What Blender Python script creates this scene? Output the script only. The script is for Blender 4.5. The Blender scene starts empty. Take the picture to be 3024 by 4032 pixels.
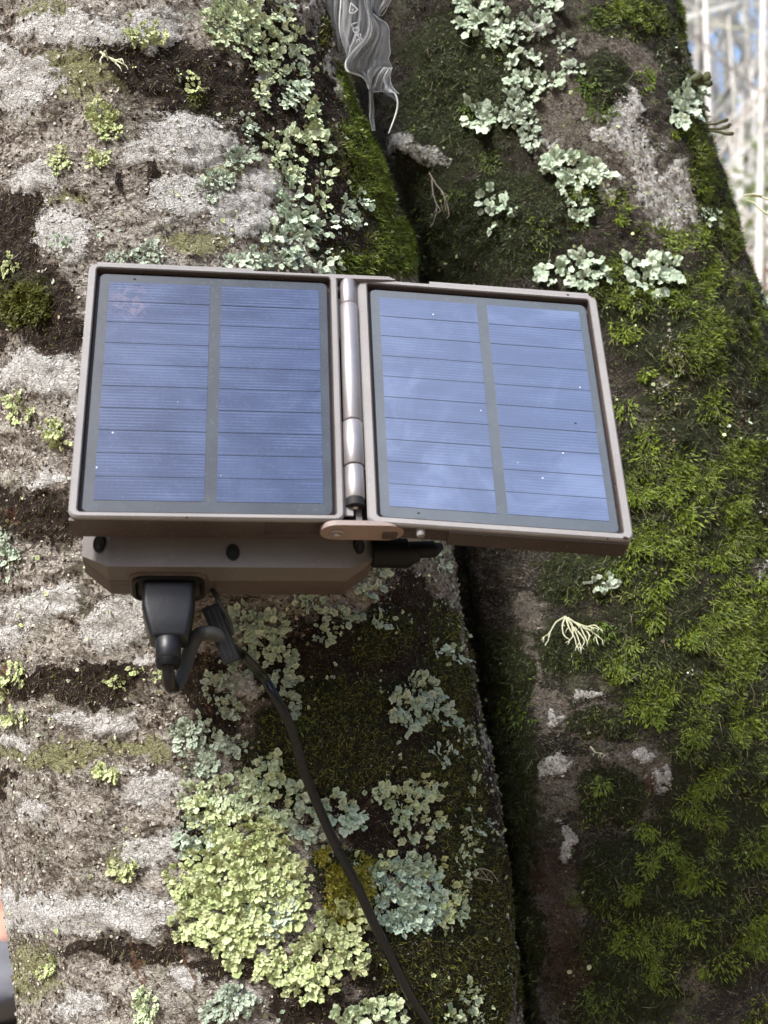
import bpy, bmesh, math, random
import numpy as np
from mathutils import Vector, Matrix
random.seed(7); RS = np.random.RandomState(11)
R_ = math.radians
scene = bpy.context.scene

# ------------------------------------------------------------------ camera
W = 0.13                       # width of one solar panel in metres
F_PX, CX, CY = 4800.0, 1512.0, 2016.0
CAMZ, PITCH = 1.45, R_(5)
cam_d = bpy.data.cameras.new('camera'); cam = bpy.data.objects.new('camera', cam_d)
scene.collection.objects.link(cam); scene.camera = cam
cam.location = (0, 0, CAMZ); cam.rotation_euler = (math.pi/2 + PITCH, 0, 0)
cam_d.sensor_fit = 'VERTICAL'; cam_d.sensor_height = 24.0; cam_d.lens = 24.0*F_PX/4032.0
cam_d.clip_start = 0.02; cam_d.clip_end = 400
cam_d.dof.use_dof = True; cam_d.dof.focus_distance = 0.70; cam_d.dof.aperture_fstop = 7.5
scene.render.resolution_x, scene.render.resolution_y = 768, 1024

# ------------------------------------------------------------------ sky, sun, exposure
SUN_EL, SUN_AZ = R_(50), R_(222)          # azimuth clockwise from +Y (view direction)
world = bpy.data.worlds.new('World'); scene.world = world; world.use_nodes = True
wn = world.node_tree.nodes; wl = world.node_tree.links; wn.clear()
sky = wn.new('ShaderNodeTexSky'); sky.sky_type = 'NISHITA'; sky.sun_disc = False
sky.sun_elevation = SUN_EL; sky.sun_rotation = SUN_AZ; sky.air_density = 1.0; sky.dust_density = 3.0; sky.ozone_density = 1.0
bg = wn.new('ShaderNodeBackground'); bg.inputs[1].default_value = 0.075
wo = wn.new('ShaderNodeOutputWorld'); wl.new(sky.outputs[0], bg.inputs[0]); wl.new(bg.outputs[0], wo.inputs[0])
sd = bpy.data.lights.new('sun', 'SUN'); sd.energy = 1.5; sd.angle = R_(10); sd.color = (1, .975, .94)
sun = bpy.data.objects.new('sun', sd); scene.collection.objects.link(sun)
sdir = Vector((math.sin(SUN_AZ)*math.cos(SUN_EL), math.cos(SUN_AZ)*math.cos(SUN_EL), math.sin(SUN_EL)))
sun.rotation_euler = sdir.to_track_quat('Z', 'Y').to_euler(); sun.location = (0, 0, 5)
scene.view_settings.view_transform = 'Standard'; scene.view_settings.look = 'None'
scene.view_settings.gamma = 1; scene.view_settings.use_curve_mapping = False
scene.view_settings.exposure = 2.28

# ------------------------------------------------------------------ coordinate helpers
fwd = np.array([0, math.cos(PITCH), math.sin(PITCH)]); rgt = np.array([1., 0, 0]); dwn = np.array([0, math.sin(PITCH), -math.cos(PITCH)])
CAM = np.array([0, 0, CAMZ])
def cw(p):                      # view space (x right, y down, z forward; unit = panel width) to world metres
    p = np.asarray(p, float); return CAM + W*(p[..., 0:1]*rgt + p[..., 1:2]*dwn + p[..., 2:3]*fwd)
def cdir(p):
    p = np.asarray(p, float); return p[..., 0:1]*rgt + p[..., 1:2]*dwn + p[..., 2:3]*fwd
def at(x, y, z):                # point of the place seen at photo pixel x, y at distance z panel widths
    return cw(np.array([(x-CX)/F_PX*z, (y-CY)/F_PX*z, z]))
def proj(P):                    # world to photo pixel
    d = (np.asarray(P)-CAM)/W
    z = d@fwd
    z = np.where(np.abs(z) < 1e-4, 1e-4, z)
    return CX+F_PX*(d@rgt)/z, CY+F_PX*(d@dwn)/z, z

class Frame:                    # rigid frame of a panel; u right, v down, w away (panel widths)
    def __init__(s, t, a, b, k=1.0):
        s.o = np.array(t, float); s.A = np.array(a, float); s.A /= np.linalg.norm(s.A)
        s.H = np.linalg.norm(b); s.B = np.array(b, float)/s.H; s.N = np.cross(s.A, s.B); s.N /= np.linalg.norm(s.N); s.g = s.A@s.B
    def w(s, u, v, w): return cw(s.o+u*s.A+v*s.B+w*s.N)
    def uv(s, x, y, w):         # (u,v) on the plane w where photo pixel x,y lands
        d = np.array([(x-CX)/F_PX, (y-CY)/F_PX, 1.0]); o = s.o+w*s.N
        k = (o@s.N)/(d@s.N); q = d*k-o; a, b = q@s.A, q@s.B; g = s.g; v = (b-g*a)/(1-g*g); return a-g*v, v
def homog(Q):
    A = []
    for (u, v), (x, y) in zip(((0, 0), (1, 0), (1, 1), (0, 1)), Q):
        x = (x-CX)/F_PX; y = (y-CY)/F_PX
        A += [[u, v, 1, 0, 0, 0, -x*u, -x*v, -x], [0, 0, 0, u, v, 1, -y*u, -y*v, -y]]
    h = np.linalg.svd(np.array(A))[2][-1].reshape(3, 3)
    if h[2, 2] < 0: h = -h
    a, b, t = h.T; k = 1/np.linalg.norm(a); return t*k, a*k, b*k
FL = Frame(*homog([[353, 1036], [1326, 1079], [1356, 2047], [268, 2033]]))
FR = Frame(*homog([[1411, 1095], [2346, 1165], [2497, 2127], [1450, 2055]]))
HL, HR = FL.H, FR.H

# ------------------------------------------------------------------ object helpers
C = scene.collection
def link(o, parent=None):
    C.objects.link(o)
    if parent is not None: o.parent = parent
    return o
def tag(o, label=None, cat=None, group=None, kind=None):
    if label: o['label'] = label
    if cat: o['category'] = cat
    if group: o['group'] = group
    if kind: o['kind'] = kind
    return o
def empty(name, loc, label, cat, group=None):
    o = bpy.data.objects.new(name, None); o.empty_display_size = .02; o.location = loc; link(o); return tag(o, label, cat, group)
def rootloc(parent):
    l = np.zeros(3)
    while parent is not None: l += np.array(parent.location); parent = parent.parent
    return l
def obj_np(name, V, faces, mat, parent=None, smooth=True, colors=None, attrs=None):
    """V (n,3) world; faces: int array (m,k) or list of lists"""
    me = bpy.data.meshes.new(name); V = np.asarray(V, float)-rootloc(parent)
    if isinstance(faces, np.ndarray):
        m, k = faces.shape
        me.vertices.add(len(V)); me.vertices.foreach_set('co', V.astype(np.float32).ravel())
        me.loops.add(m*k); me.loops.foreach_set('vertex_index', faces.astype(np.int32).ravel())
        me.polygons.add(m); me.polygons.foreach_set('loop_start', np.arange(0, m*k, k, dtype=np.int32))
        me.update(calc_edges=True)
    else:
        me.from_pydata([tuple(v) for v in V], [], [list(map(int, f)) for f in faces]); me.update()
    if smooth: me.polygons.foreach_set('use_smooth', np.ones(len(me.polygons), bool))
    if colors is not None: attrs = dict(attrs or {}, Col=colors)
    for k, a in (attrs or {}).items():
        c = np.ones((len(V), 4), np.float32); c[:, :a.shape[1]] = a
        at_ = me.attributes.new(k, 'FLOAT_COLOR', 'POINT'); at_.data.foreach_set('color', c.ravel())
    me.materials.append(mat); o = bpy.data.objects.new(name, me); return link(o, parent)
def obj_bm(name, bm, mat, parent=None, smooth=True, bevel=0, seg=2, angle=30):
    if bevel:
        es = [e for e in bm.edges if len(e.link_faces) == 2 and e.calc_face_angle(0) > R_(angle)]
        bmesh.ops.bevel(bm, geom=es, offset=bevel, segments=seg, profile=.5, affect='EDGES', clamp_overlap=True)
    bmesh.ops.recalc_face_normals(bm, faces=bm.faces)
    L = Vector(rootloc(parent)); bmesh.ops.translate(bm, verts=bm.verts, vec=-L)
    me = bpy.data.meshes.new(name); bm.to_mesh(me); bm.free(); me.materials.append(mat)
    if smooth:
        me.polygons.foreach_set('use_smooth', np.ones(len(me.polygons), bool))
        try: me.set_sharp_from_angle(angle=R_(40))
        except Exception: pass
    return link(bpy.data.objects.new(name, me), parent)
def bm_from(V, F):
    bm = bmesh.new(); vs = [bm.verts.new(tuple(v)) for v in V]
    for f in F: bm.faces.new([vs[i] for i in f])
    return bm
def bm_box(fr, u0, u1, v0, v1, w0, w1):
    V = [fr.w(u, v, w) for w in (w0, w1) for v in (v0, v1) for u in (u0, u1)]
    return bm_from(V, [(0, 1, 3, 2), (4, 6, 7, 5), (0, 4, 5, 1), (2, 3, 7, 6), (0, 2, 6, 4), (1, 5, 7, 3)])
def rrect(u0, u1, v0, v1, r, n=6):
    out = []
    for cx, cy, a0 in ((u1-r, v1-r, 0), (u0+r, v1-r, 90), (u0+r, v0+r, 180), (u1-r, v0+r, 270)):
        for i in range(n+1):
            a = R_(a0+90*i/n); out.append((cx+r*math.cos(a), cy+r*math.sin(a)))
    return out
def bm_loft(loops, cap0=True, cap1=True):
    n = len(loops[0]); V = [p for l in loops for p in l]; F = []
    for k in range(len(loops)-1):
        for i in range(n):
            j = (i+1) % n; F.append((k*n+i, k*n+j, (k+1)*n+j, (k+1)*n+i))
    if cap0: F.append(tuple(range(n))[::-1])
    if cap1: F.append(tuple((len(loops)-1)*n+i for i in range(n)))
    return bm_from(V, F)
def bm_tube(pts, rad, n=10, cap=True):
    pts = [np.array(p, float) for p in pts]; rad = [rad]*len(pts) if np.isscalar(rad) else rad
    loops = []; ref = None
    for i, p in enumerate(pts):
        t = pts[min(i+1, len(pts)-1)]-pts[max(i-1, 0)]; t /= np.linalg.norm(t)+1e-12
        if ref is None: ref = np.cross(t, [0.31, .8, .52])
        ref = ref-t*(ref@t); ref /= np.linalg.norm(ref); s = np.cross(t, ref)
        loops.append([p+rad[i]*(math.cos(a)*ref+math.sin(a)*s) for a in np.linspace(0, 2*math.pi, n, endpoint=False)])
    return bm_loft(loops, cap, cap)
def spline(P, n=8):
    P = [np.array(p, float) for p in P]; P = [2*P[0]-P[1]]+P+[2*P[-1]-P[-2]]; out = []
    for i in range(1, len(P)-2):
        for k in range(n):
            t = k/n; a, b, c, d = P[i-1:i+3]
            out.append(.5*((2*b)+(c-a)*t+(2*a-5*b+4*c-d)*t*t+(3*b-a-3*c+d)*t**3))
    out.append(P[-2]); return out
def bm_join(bms):
    out = bmesh.new()
    for b in bms:
        me = bpy.data.meshes.new('tmp'); b.to_mesh(me); out.from_mesh(me); bpy.data.meshes.remove(me); b.free()
    return out

# ------------------------------------------------------------------ numpy noise
_perm = RS.rand(64, 64, 64).astype(np.float32)
_pf = _perm.ravel()
def vnoise(P, s):
    q = (np.asarray(P, np.float32)*np.float32(s)+np.float32(17.3)); fl_ = np.floor(q); f = q-fl_; i = fl_.astype(np.int32); f = f*f*(3-2*f)
    fx, fy, fz = f[..., 0], f[..., 1], f[..., 2]; x0, y0, z0 = (i[..., 0] & 63)<<12, (i[..., 1] & 63)<<6, i[..., 2] & 63
    x1, y1, z1 = ((i[..., 0]+1) & 63)<<12, ((i[..., 1]+1) & 63)<<6, (i[..., 2]+1) & 63
    def l(a, b): return _pf[a+b+z0]*(1-fz)+_pf[a+b+z1]*fz
    r = (l(x0, y0)*(1-fy)+l(x0, y1)*fy)*(1-fx)+(l(x1, y0)*(1-fy)+l(x1, y1)*fy)*fx
    return r*2-1
def fbm(P, s, o=4, g=.5):
    P = np.asarray(P, np.float32); r = 0; a = 1; t = 0
    for k in range(o): r = r+a*vnoise(P+k*7.7, s); t += a; a *= g; s *= 2.03
    return r/t*1.6

# ------------------------------------------------------------------ material helpers
class NT:
    def __init__(s, name):
        s.m = bpy.data.materials.new(name); s.m.use_nodes = True; s.t = s.m.node_tree; s.t.nodes.clear()
        s.out = s.n('ShaderNodeOutputMaterial')
    def n(s, ty, **k):
        nd = s.t.nodes.new(ty)
        for a, b in k.items(): setattr(nd, a, b)
        return nd
    def l(s, a, b): s.t.links.new(a, b)
    def val(s, sock, v):
        if hasattr(v, 'links') or isinstance(v, bpy.types.NodeSocket): s.l(v, sock)
        elif isinstance(v, (tuple, list)) and len(v) == 3 and sock.type == 'RGBA': sock.default_value = (*v, 1)
        else: sock.default_value = v
    def mix(s, f, a, b, mode='MIX'):
        m = s.n('ShaderNodeMix', data_type='RGBA', blend_type=mode); s.val(m.inputs[0], f); s.val(m.inputs[6], a); s.val(m.inputs[7], b); return m.outputs[2]
    def math(s, op, a, b=0.0, c=None):
        m = s.n('ShaderNodeMath', operation=op); s.val(m.inputs[0], a); s.val(m.inputs[1], b)
        if c is not None: s.val(m.inputs[2], c)
        return m.outputs[0]
    def step(s, v, lo, hi):
        m = s.n('ShaderNodeMapRange', interpolation_type='SMOOTHSTEP'); s.val(m.inputs[0], v); s.val(m.inputs[1], lo); s.val(m.inputs[2], hi); return m.outputs[0]
    def co(s): 
        g = s.n('ShaderNodeTexCoord'); return g.outputs['Object']
    def noise(s, sc, det=5, rough=.6, dist=0, vec=None, col=False):
        m = s.n('ShaderNodeTexNoise'); m.inputs['Scale'].default_value = sc; m.inputs['Detail'].default_value = det
        m.inputs['Roughness'].default_value = rough; m.inputs['Distortion'].default_value = dist
        s.l(vec if vec is not None else s.co(), m.inputs['Vector']); return m.outputs['Color' if col else 'Fac']
    def vor(s, sc, feat='F1', vec=None, out='Distance'):
        m = s.n('ShaderNodeTexVoronoi', feature=feat); m.inputs['Scale'].default_value = sc
        s.l(vec if vec is not None else s.co(), m.inputs['Vector']); return m.outputs[out]
    def map(s, scale=(1, 1, 1), rot=(0, 0, 0), vec=None):
        m = s.n('ShaderNodeMapping'); m.inputs['Scale'].default_value = scale; m.inputs['Rotation'].default_value = rot
        s.l(vec if vec is not None else s.co(), m.inputs['Vector']); return m.outputs[0]
    def bump(s, h, st=.5, dist=.001, nrm=None):
        b = s.n('ShaderNodeBump'); b.inputs['Strength'].default_value = st; b.inputs['Distance'].default_value = dist; s.val(b.inputs['Height'], h)
        if nrm is not None: s.l(nrm, b.inputs['Normal'])
        return b.outputs[0]
    def bsdf(s, col, rough=.8, nrm=None, **k):
        b = s.n('ShaderNodeBsdfPrincipled'); s.val(b.inputs['Base Color'], col); s.val(b.inputs['Roughness'], rough)
        if nrm is not None: s.l(nrm, b.inputs['Normal'])
        for a, v in k.items(): s.val(b.inputs[a.replace('_', ' ')], v)
        s.l(b.outputs[0], s.out.inputs[0]); return b
    def attr(s, name):
        a = s.n('ShaderNodeAttribute', attribute_name=name); return a.outputs['Color']
    def sep(s, c):
        x = s.n('ShaderNodeSeparateColor'); s.l(c, x.inputs[0]); return x.outputs

def plain(name, col, rough=.5, metallic=0, var=.12, scale=60, bump=.15, bdist=.0003, **k):
    t = NT(name); n = t.noise(scale, 6); n2 = t.noise(scale*9, 3)
    c = t.mix(t.step(n, .3, .7), tuple(x*(1-var) for x in col), tuple(x*(1+var) for x in col))
    t.bsdf(c, t.math('ADD', t.math('MULTIPLY', n, .15), rough-.07), t.bump(n2, bump, bdist), Metallic=metallic, **k); return t.m

# shell plastic: mid brown, bleached and dusty
def shell_mat(name, base, pale, amt=.5):
    t = NT(name); a = t.noise(22, 6, .65); b = t.noise(300, 4, .7); sp = t.noise(900, 2, .6)
    f = t.math('MULTIPLY', t.step(a, .35, .7), amt); c = t.mix(f, base, pale)
    c = t.mix(t.math('MULTIPLY', t.step(b, .58, .75), .35), c, tuple(x*.55 for x in base))
    c = t.mix(t.math('MULTIPLY', t.step(sp, .62, .72), .25), c, (.5, .47, .45))
    geo = t.n('ShaderNodeNewGeometry'); z = t.sep(geo.outputs['Normal'])[2]
    dust = t.math('MULTIPLY', t.step(z, .05, .75), t.math('ADD', .35, t.math('MULTIPLY', b, .3)))   # dust settles on faces that look up
    c = t.mix(dust, c, (.34, .325, .325))
    t.bsdf(c, .62, t.bump(b, .25, .0003)); return t.m
M = {}
M['shell'] = shell_mat('brown_plastic', (.043, .030, .028), (.076, .060, .056), .6)
M['rim'] = shell_mat('bleached_plastic', (.20, .193, .192), (.29, .283, .287), .6)
M['box'] = shell_mat('shaded_box_plastic', (.065, .045, .040), (.100, .076, .068), .6)  # darker tone paints the shade on the down-facing part of the box
M['lid'] = shell_mat('lit_lid_plastic', (.100, .086, .080), (.155, .140, .132), .6)  # same plastic made paler, painting the light on the front face
M['latch'] = shell_mat('pinkish_plastic', (.24, .17, .145), (.30, .235, .205), .5)
M['black'] = plain('black_rubber', (.003, .0035, .0045), .55, scale=80, Specular_IOR_Level=.25)
M['plug'] = plain('black_plug_plastic', (.006, .007, .0095), .42, scale=50, bump=.3)
M['cord'] = plain('black_cable_jacket', (.003, .004, .006), .28, scale=40)
M['lit_cord'] = plain('lit_cord_grey', (.050, .052, .050), .75, scale=90)  # grey of the black cord's loop: light on it put into the colour
M['hole'] = plain('hole_shadow', (.004, .004, .004), .8)
M['metal'] = plain('hinge_metal', (.36, .335, .335), .36, .6, scale=35)
M['pin'] = plain('brass_pin', (.55, .5, .38), .3, .9)
M['void'] = plain('black_parts_and_shade', (.004, .004, .005), .7)  # near-black, also painting the shade of the hinge gap and barrel end

def cell_mat(name, sky_veil, stain=None):
    t = NT(name); uv = t.n('ShaderNodeUVMap').outputs[0]
    s = t.n('ShaderNodeSeparateXYZ'); t.l(uv, s.inputs[0]); x, y = s.outputs[0], s.outputs[1]
    w = t.n('ShaderNodeTexWave', wave_type='BANDS', bands_direction='Y', wave_profile='SIN'); w.inputs['Scale'].default_value = 2.25
    w.inputs['Distortion'].default_value = .35; w.inputs['Detail'].default_value = 1; w.inputs['Detail Scale'].default_value = 2
    mp = t.n('ShaderNodeMapping'); mp.inputs['Scale'].default_value = (.25, 1, 1); t.l(uv, mp.inputs[0]); t.l(mp.outputs[0], w.inputs['Vector'])
    big = t.noise(16, 6, .6, 1.2); fin = t.noise(700, 3, .7); strk = t.noise(1, 4, .6, vec=t.map((60, 900, 900)))
    c = t.mix(t.step(big, .3, .7), (.007, .018, .062), (.013, .030, .095))
    c = t.mix(t.math('MULTIPLY', t.step(w.outputs[1], .35, .85), t.math('ADD', .07, t.math('MULTIPLY', t.step(t.noise(1, 3, .5, vec=t.map((25, 160, 160))), .35, .65), .5))), c, (.075, .115, .235))
    oi = t.n('ShaderNodeObjectInfo').outputs['Random']
    c = t.mix(t.math('MULTIPLY', oi, .22), c, (.035, .06, .16))
    c = t.mix(t.math('MULTIPLY', t.step(fin, .5, .8), .12), c, (.28, .33, .45))
    c = t.mix(t.math('ADD', sky_veil, t.math('MULTIPLY', t.step(big, .4, .75), sky_veil*.8+.07)), c, (.22, .29, .46))  # pale overlay: sky reflection painted in together with the milky film
    dots = t.vor(170); dc = t.sep(t.vor(170, out='Color'))[0]; c = t.mix(t.math('MULTIPLY', t.math('LESS_THAN', dots, .07), t.math('GREATER_THAN', dc, .93)), c, (.6, .62, .66))
    if stain is not None:
        vs = t.n('ShaderNodeVectorMath', operation='DISTANCE'); t.l(t.co(), vs.inputs[0]); vs.inputs[1].default_value = stain
        sm = t.math('SUBTRACT', 1.0, t.step(vs.outputs['Value'], .003, .016)); c = t.mix(t.math('MULTIPLY', sm, t.math('MULTIPLY', t.step(t.noise(190, 4, .7, 1.0), .46, .6), .32)), c, (.30, .22, .26))
    t.bsdf(c, .38, t.bump(t.noise(160, 2), .06, .0005), Coat_Weight=.5, Coat_Roughness=.2, Specular_IOR_Level=.35); return t.m
def sheet_mat(name, sky_veil):
    t = NT(name); a = t.noise(40, 5, .6); b = t.noise(500, 3, .7)
    c = t.mix(t.step(a, .3, .7), (.010, .017, .025), (.024, .034, .044))
    c = t.mix(t.math('MULTIPLY', t.step(b, .55, .75), .2), c, (.2, .22, .25))
    c = t.mix(t.math('ADD', sky_veil, t.math('MULTIPLY', a, .06)), c, (.20, .235, .27))  # painted sky reflection and film over the backing sheet
    t.bsdf(c, .4, t.bump(a, .1, .0005), Coat_Weight=.6, Coat_Roughness=.18); return t.m
M['cellL'] = cell_mat('solar_cell_blue', .08, tuple(FL.w(.17, .17, .02)-FL.w(.6, 1.25, .5))); M['cellR'] = cell_mat('solar_cell_blue_dust_sheen', .30)  # right cells paler: more sky reflection painted in, plus milky film
M['sheetL'] = sheet_mat('panel_sheet', .02); M['sheetR'] = sheet_mat('panel_sheet_dust_sheen', .25)  # right sheet also carries the stronger painted reflection
def film_mat():
    t = NT('clear_plastic_film'); tr = t.n('ShaderNodeBsdfTransparent'); tr.inputs[0].default_value = (.93, .94, .95, 1)
    d = t.n('ShaderNodeBsdfPrincipled'); d.inputs['Base Color'].default_value = (.62, .64, .66, 1); d.inputs['Roughness'].default_value = .3
    tl = t.n('ShaderNodeBsdfTranslucent'); tl.inputs[0].default_value = (.6, .62, .64, 1)
    m1 = t.n('ShaderNodeMixShader'); m1.inputs[0].default_value = .45; t.l(d.outputs[0], m1.inputs[1]); t.l(tl.outputs[0], m1.inputs[2])
    lw = t.n('ShaderNodeLayerWeight'); lw.inputs[0].default_value = .35; n = t.noise(1, 4, .6, vec=t.map((120, 120, 14)))
    f = t.math('ADD', t.math('MULTIPLY', lw.outputs['Facing'], .6), t.math('MULTIPLY', t.step(n, .4, .75), .22)); f = t.math('ADD', f, .27)
    m2 = t.n('ShaderNodeMixShader'); t.l(f, m2.inputs[0]); t.l(tr.outputs[0], m2.inputs[1]); t.l(m1.outputs[0], m2.inputs[2])
    t.l(m2.outputs[0], t.out.inputs[0]); return t.m
M['film'] = film_mat()
M['filmedge'] = plain('folded_film', (.78, .8, .82), .2, bump=.05, Subsurface_Weight=0)

def vcol_mat(name, rough=.7, spec=.35, transl=.0, sc=900, amp=.35, bdist=.0003):
    t = NT(name); a = t.attr('Col'); n = t.noise(sc, 3, .6)
    c = t.mix(t.math('MULTIPLY', n, amp*1.3), a, (0, 0, 0)); c = t.mix(.0, c, c)
    b = t.bsdf(c, rough, t.bump(n, .4, bdist), Specular_IOR_Level=spec)
    if transl:
        tl = t.n('ShaderNodeBsdfTranslucent'); t.l(c, tl.inputs[0]); m = t.n('ShaderNodeMixShader'); m.inputs[0].default_value = transl
        t.l(b.outputs[0], m.inputs[1]); t.l(tl.outputs[0], m.inputs[2]); t.l(m.outputs[0], t.out.inputs[0])
    return t.m
M['lichen'] = vcol_mat('leafy_lichen', .8, .2, .12, 1200, .22)
M['moss'] = vcol_mat('moss_leaf', .55, .4, .3, 600, .3)
M['flake'] = vcol_mat('bark_flake', .9, .15, 0, 1500, .4)

# bark: masks painted on the vertices choose between real patches of bark, crust lichen and mat
def bark_mat(name, tan, dark, seed, ol1=(.22, .225, .10), ol2=(.38, .39, .18)):
    t = NT(name); A = t.sep(t.attr('MaskA')); B = t.sep(t.attr('MaskB'))
    co = t.co(); wz = t.map((.6, .6, 1.25), (0, R_(18), 0)); wq = t.map((.75, .75, 1.2), (0, R_(-25), 0))
    n1 = t.noise(60, 8, .68, .8, vec=wz); n2 = t.noise(240, 5, .66, 1.6, vec=wq); n3 = t.noise(800, 4, .62, 1.8, vec=wz); n4 = t.noise(28, 5, .6)
    crack = t.vor(230, 'DISTANCE_TO_EDGE', t.mix(.012, co, t.noise(120, 4, .6, col=True), 'ADD'))
    crk2 = t.vor(620, 'DISTANCE_TO_EDGE', t.mix(.008, co, t.noise(260, 3, .6, col=True), 'ADD'))
    c = t.mix(t.step(n1, .36, .64), dark, tan)
    c = t.mix(t.math('MULTIPLY', t.step(n2, .5, .66), .75), c, tuple(min(1, x*1.5) for x in tan))
    c = t.mix(t.math('MULTIPLY', t.step(n3, .55, .68), .55), c, (.60, .56, .50))
    c = t.mix(t.math('MULTIPLY', t.step(n4, .52, .66), .45), c, (.20, .205, .13))
    pit = t.math('SUBTRACT', 1.0, t.step(n2, .36, .47)); c = t.mix(t.math('MULTIPLY', pit, .8), c, (.05, .034, .024))
    fray = t.math('ADD', t.math('MULTIPLY', t.math('SUBTRACT', n1, .5), 1.3), t.math('MULTIPLY', t.math('SUBTRACT', n3, .5), .45)); fray = t.math('ADD', fray, t.math('MULTIPLY', t.math('SUBTRACT', n2, .5), .8))
    def zone(m, w=.05, k=1.0): return t.step(t.math('ADD', m, t.math('MULTIPLY', fray, k)), .5-w, .5+w)
    olive = zone(B[2], .10, 2.0); c = t.mix(t.math('MULTIPLY', olive, .85), c, t.mix(t.step(n3, .4, .6), ol1, ol2))
    brown = zone(A[1]); cb = t.mix(t.step(n3, .42, .62), (.012, .008, .006), (.060, .038, .025)); c = t.mix(brown, c, cb)
    crust = zone(A[0], .035, 1.35)
    cc = t.mix(t.step(n3, .38, .62), (.62, .61, .58), (.88, .87, .85)); cc = t.mix(t.math('MULTIPLY', t.step(n2, .5, .7), .45), cc, (.46, .49, .40))
    cc = t.mix(t.math('MULTIPLY', t.math('SUBTRACT', 1.0, t.step(crk2, .0, .05)), .45), cc, (.20, .17, .14))
    c = t.mix(crust, c, cc)
    moss = zone(A[2], .08); cm = t.mix(t.step(n3, .4, .65), (.012, .014, .006), (.055, .065, .018)); c = t.mix(moss, c, cm)
    rust = zone(B[0], .1, .8); c = t.mix(t.math('MULTIPLY', rust, .85), c, t.mix(t.step(n3, .4, .6), (.09, .04, .02), (.24, .13, .075)))
    red = zone(B[1], .25, .8); c = t.mix(t.math('MULTIPLY', red, .7), c, t.mix(t.step(n3, .4, .6), (.045, .022, .016), (.13, .07, .05)))
    ck = t.math('SUBTRACT', 1.0, t.step(crack, .0, .035)); c = t.mix(t.math('MULTIPLY', ck, .6), c, (.03, .022, .018))
    h = t.math('ADD', t.math('MULTIPLY', n2, 1.0), t.math('MULTIPLY', n3, .6)); h = t.math('ADD', h, t.math('MULTIPLY', t.step(crack, 0, .08), .4)); h = t.math('ADD', h, t.math('MULTIPLY', crust, .25))
    t.bsdf(c, .88, t.bump(h, 1.0, .0034), Specular_IOR_Level=.25); return t.m
M['barkL'] = bark_mat('grey_bark', (.60, .56, .50), (.15, .12, .095), 0)
M['barkR'] = bark_mat('shaded_dark_bark', (.060, .048, .036), (.012, .009, .007), 1, (.10, .085, .07), (.33, .295, .25))  # dark bark, lowered further to paint the deep shade of the cleft

# ------------------------------------------------------------------ the tree: two fused stems
K = 3024/1659.0       # overview coordinates (1659 wide) to photo pixels
ZF_L, ZF_R = 5.28, 6.42
tabL = [(-3500, -950, 250), (-1200, -620, 820), (0, -420, 1262), (300, -380, 1370), (500, -350, 1430), (820, -300, 1560), (1080, -270, 1645), (1600, -220, 1715), (2150, -170, 1785), (2600, -120, 1850), (2800, -70, 1890), (3200, 10, 1945), (3500, 68, 1985), (4032, 140, 2035), (5200, 220, 2250), (7500, -200, 2900), (12000, -1500, 4200)]
tabR = [(-3500, 300, 1600), (-1200, 900, 2330), (0, 1180, 2705), (400, 1250, 2775), (800, 1330, 2885), (1200, 1400, 3040), (1600, 1450, 3170), (2150, 1500, 3290), (3000, 1560, 3400), (4032, 1640, 3530), (5200, 1700, 3700), (7500, 1600, 4100), (12000, 800, 5400)]
def lin(x, n): return np.linspace(*x, n, endpoint=False)
def make_stem(tab, zf, wig, nz, nt, seed):
    tab = np.array(tab, float)
    rows = np.concatenate([lin((-3400, -250), 14), lin((-250, 4280), nz), np.linspace(4280, 11300, 26)])
    xl = np.interp(rows, tab[:, 0], tab[:, 1]); xr = np.interp(rows, tab[:, 0], tab[:, 2])
    k = 41; ker = np.hanning(k); ker /= ker.sum()
    pad = lambda a: np.convolve(np.pad(a, k//2, mode='edge'), ker, mode='valid')
    inner = slice(14, 14+nz); xl[inner] = pad(xl[inner]); xr[inner] = pad(xr[inner])
    al = np.arctan((xl-CX)/F_PX); ar = np.arctan((xr-CX)/F_PX); am = (al+ar)/2; sh = np.sin((ar-al)/2)
    dist = zf/(1-sh); rad = dist*sh
    # height of each row on a vertical plane at the stem front
    el = PITCH-np.arctan((rows-CY)/F_PX); el = np.clip(el, R_(-70), R_(70)); Z = np.tan(el)*np.sqrt(dist**2-rad**2)*.5+np.tan(el)*zf*.5 if zf > 90 else np.tan(el)*np.sqrt(dist**2-rad**2)
    Zf = CAMZ/W+Z; Zf = np.maximum(Zf, -0.6)
    cx = dist*np.sin(am); cy = dist*np.cos(am)
    # angles dense toward the viewer
    th = np.concatenate([np.linspace(-105, 105, nt, endpoint=False), np.linspace(105, 255, 40, endpoint=False)])
    th = np.radians(th)
    dirx = np.sin(th)[None, :]; diry = -np.cos(th)[None, :]
    ca, sa = np.cos(am)[:, None], np.sin(am)[:, None]
    nx = ca*dirx+sa*(-diry)*-1; ny = -sa*dirx+ca*diry
    nx = dirx*ca+diry*sa; ny = -dirx*sa+diry*ca
    P = np.stack([(cx[:, None]+rad[:, None]*nx)*W, (cy[:, None]+rad[:, None]*ny)*W, np.repeat(Zf[:, None]*W, len(th), 1)], -1)
    N = np.stack([nx, ny, 0*nx], -1)
    return P, N, rows
PL, NL, rowsL = make_stem(tabL, ZF_L, 0, 520, 400, 1)
PR, NR, rowsR = make_stem(tabR, ZF_R, 0, 520, 380, 2)
def Dc(P):
    x, y, z = proj(P); return x/K, y/K
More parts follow.
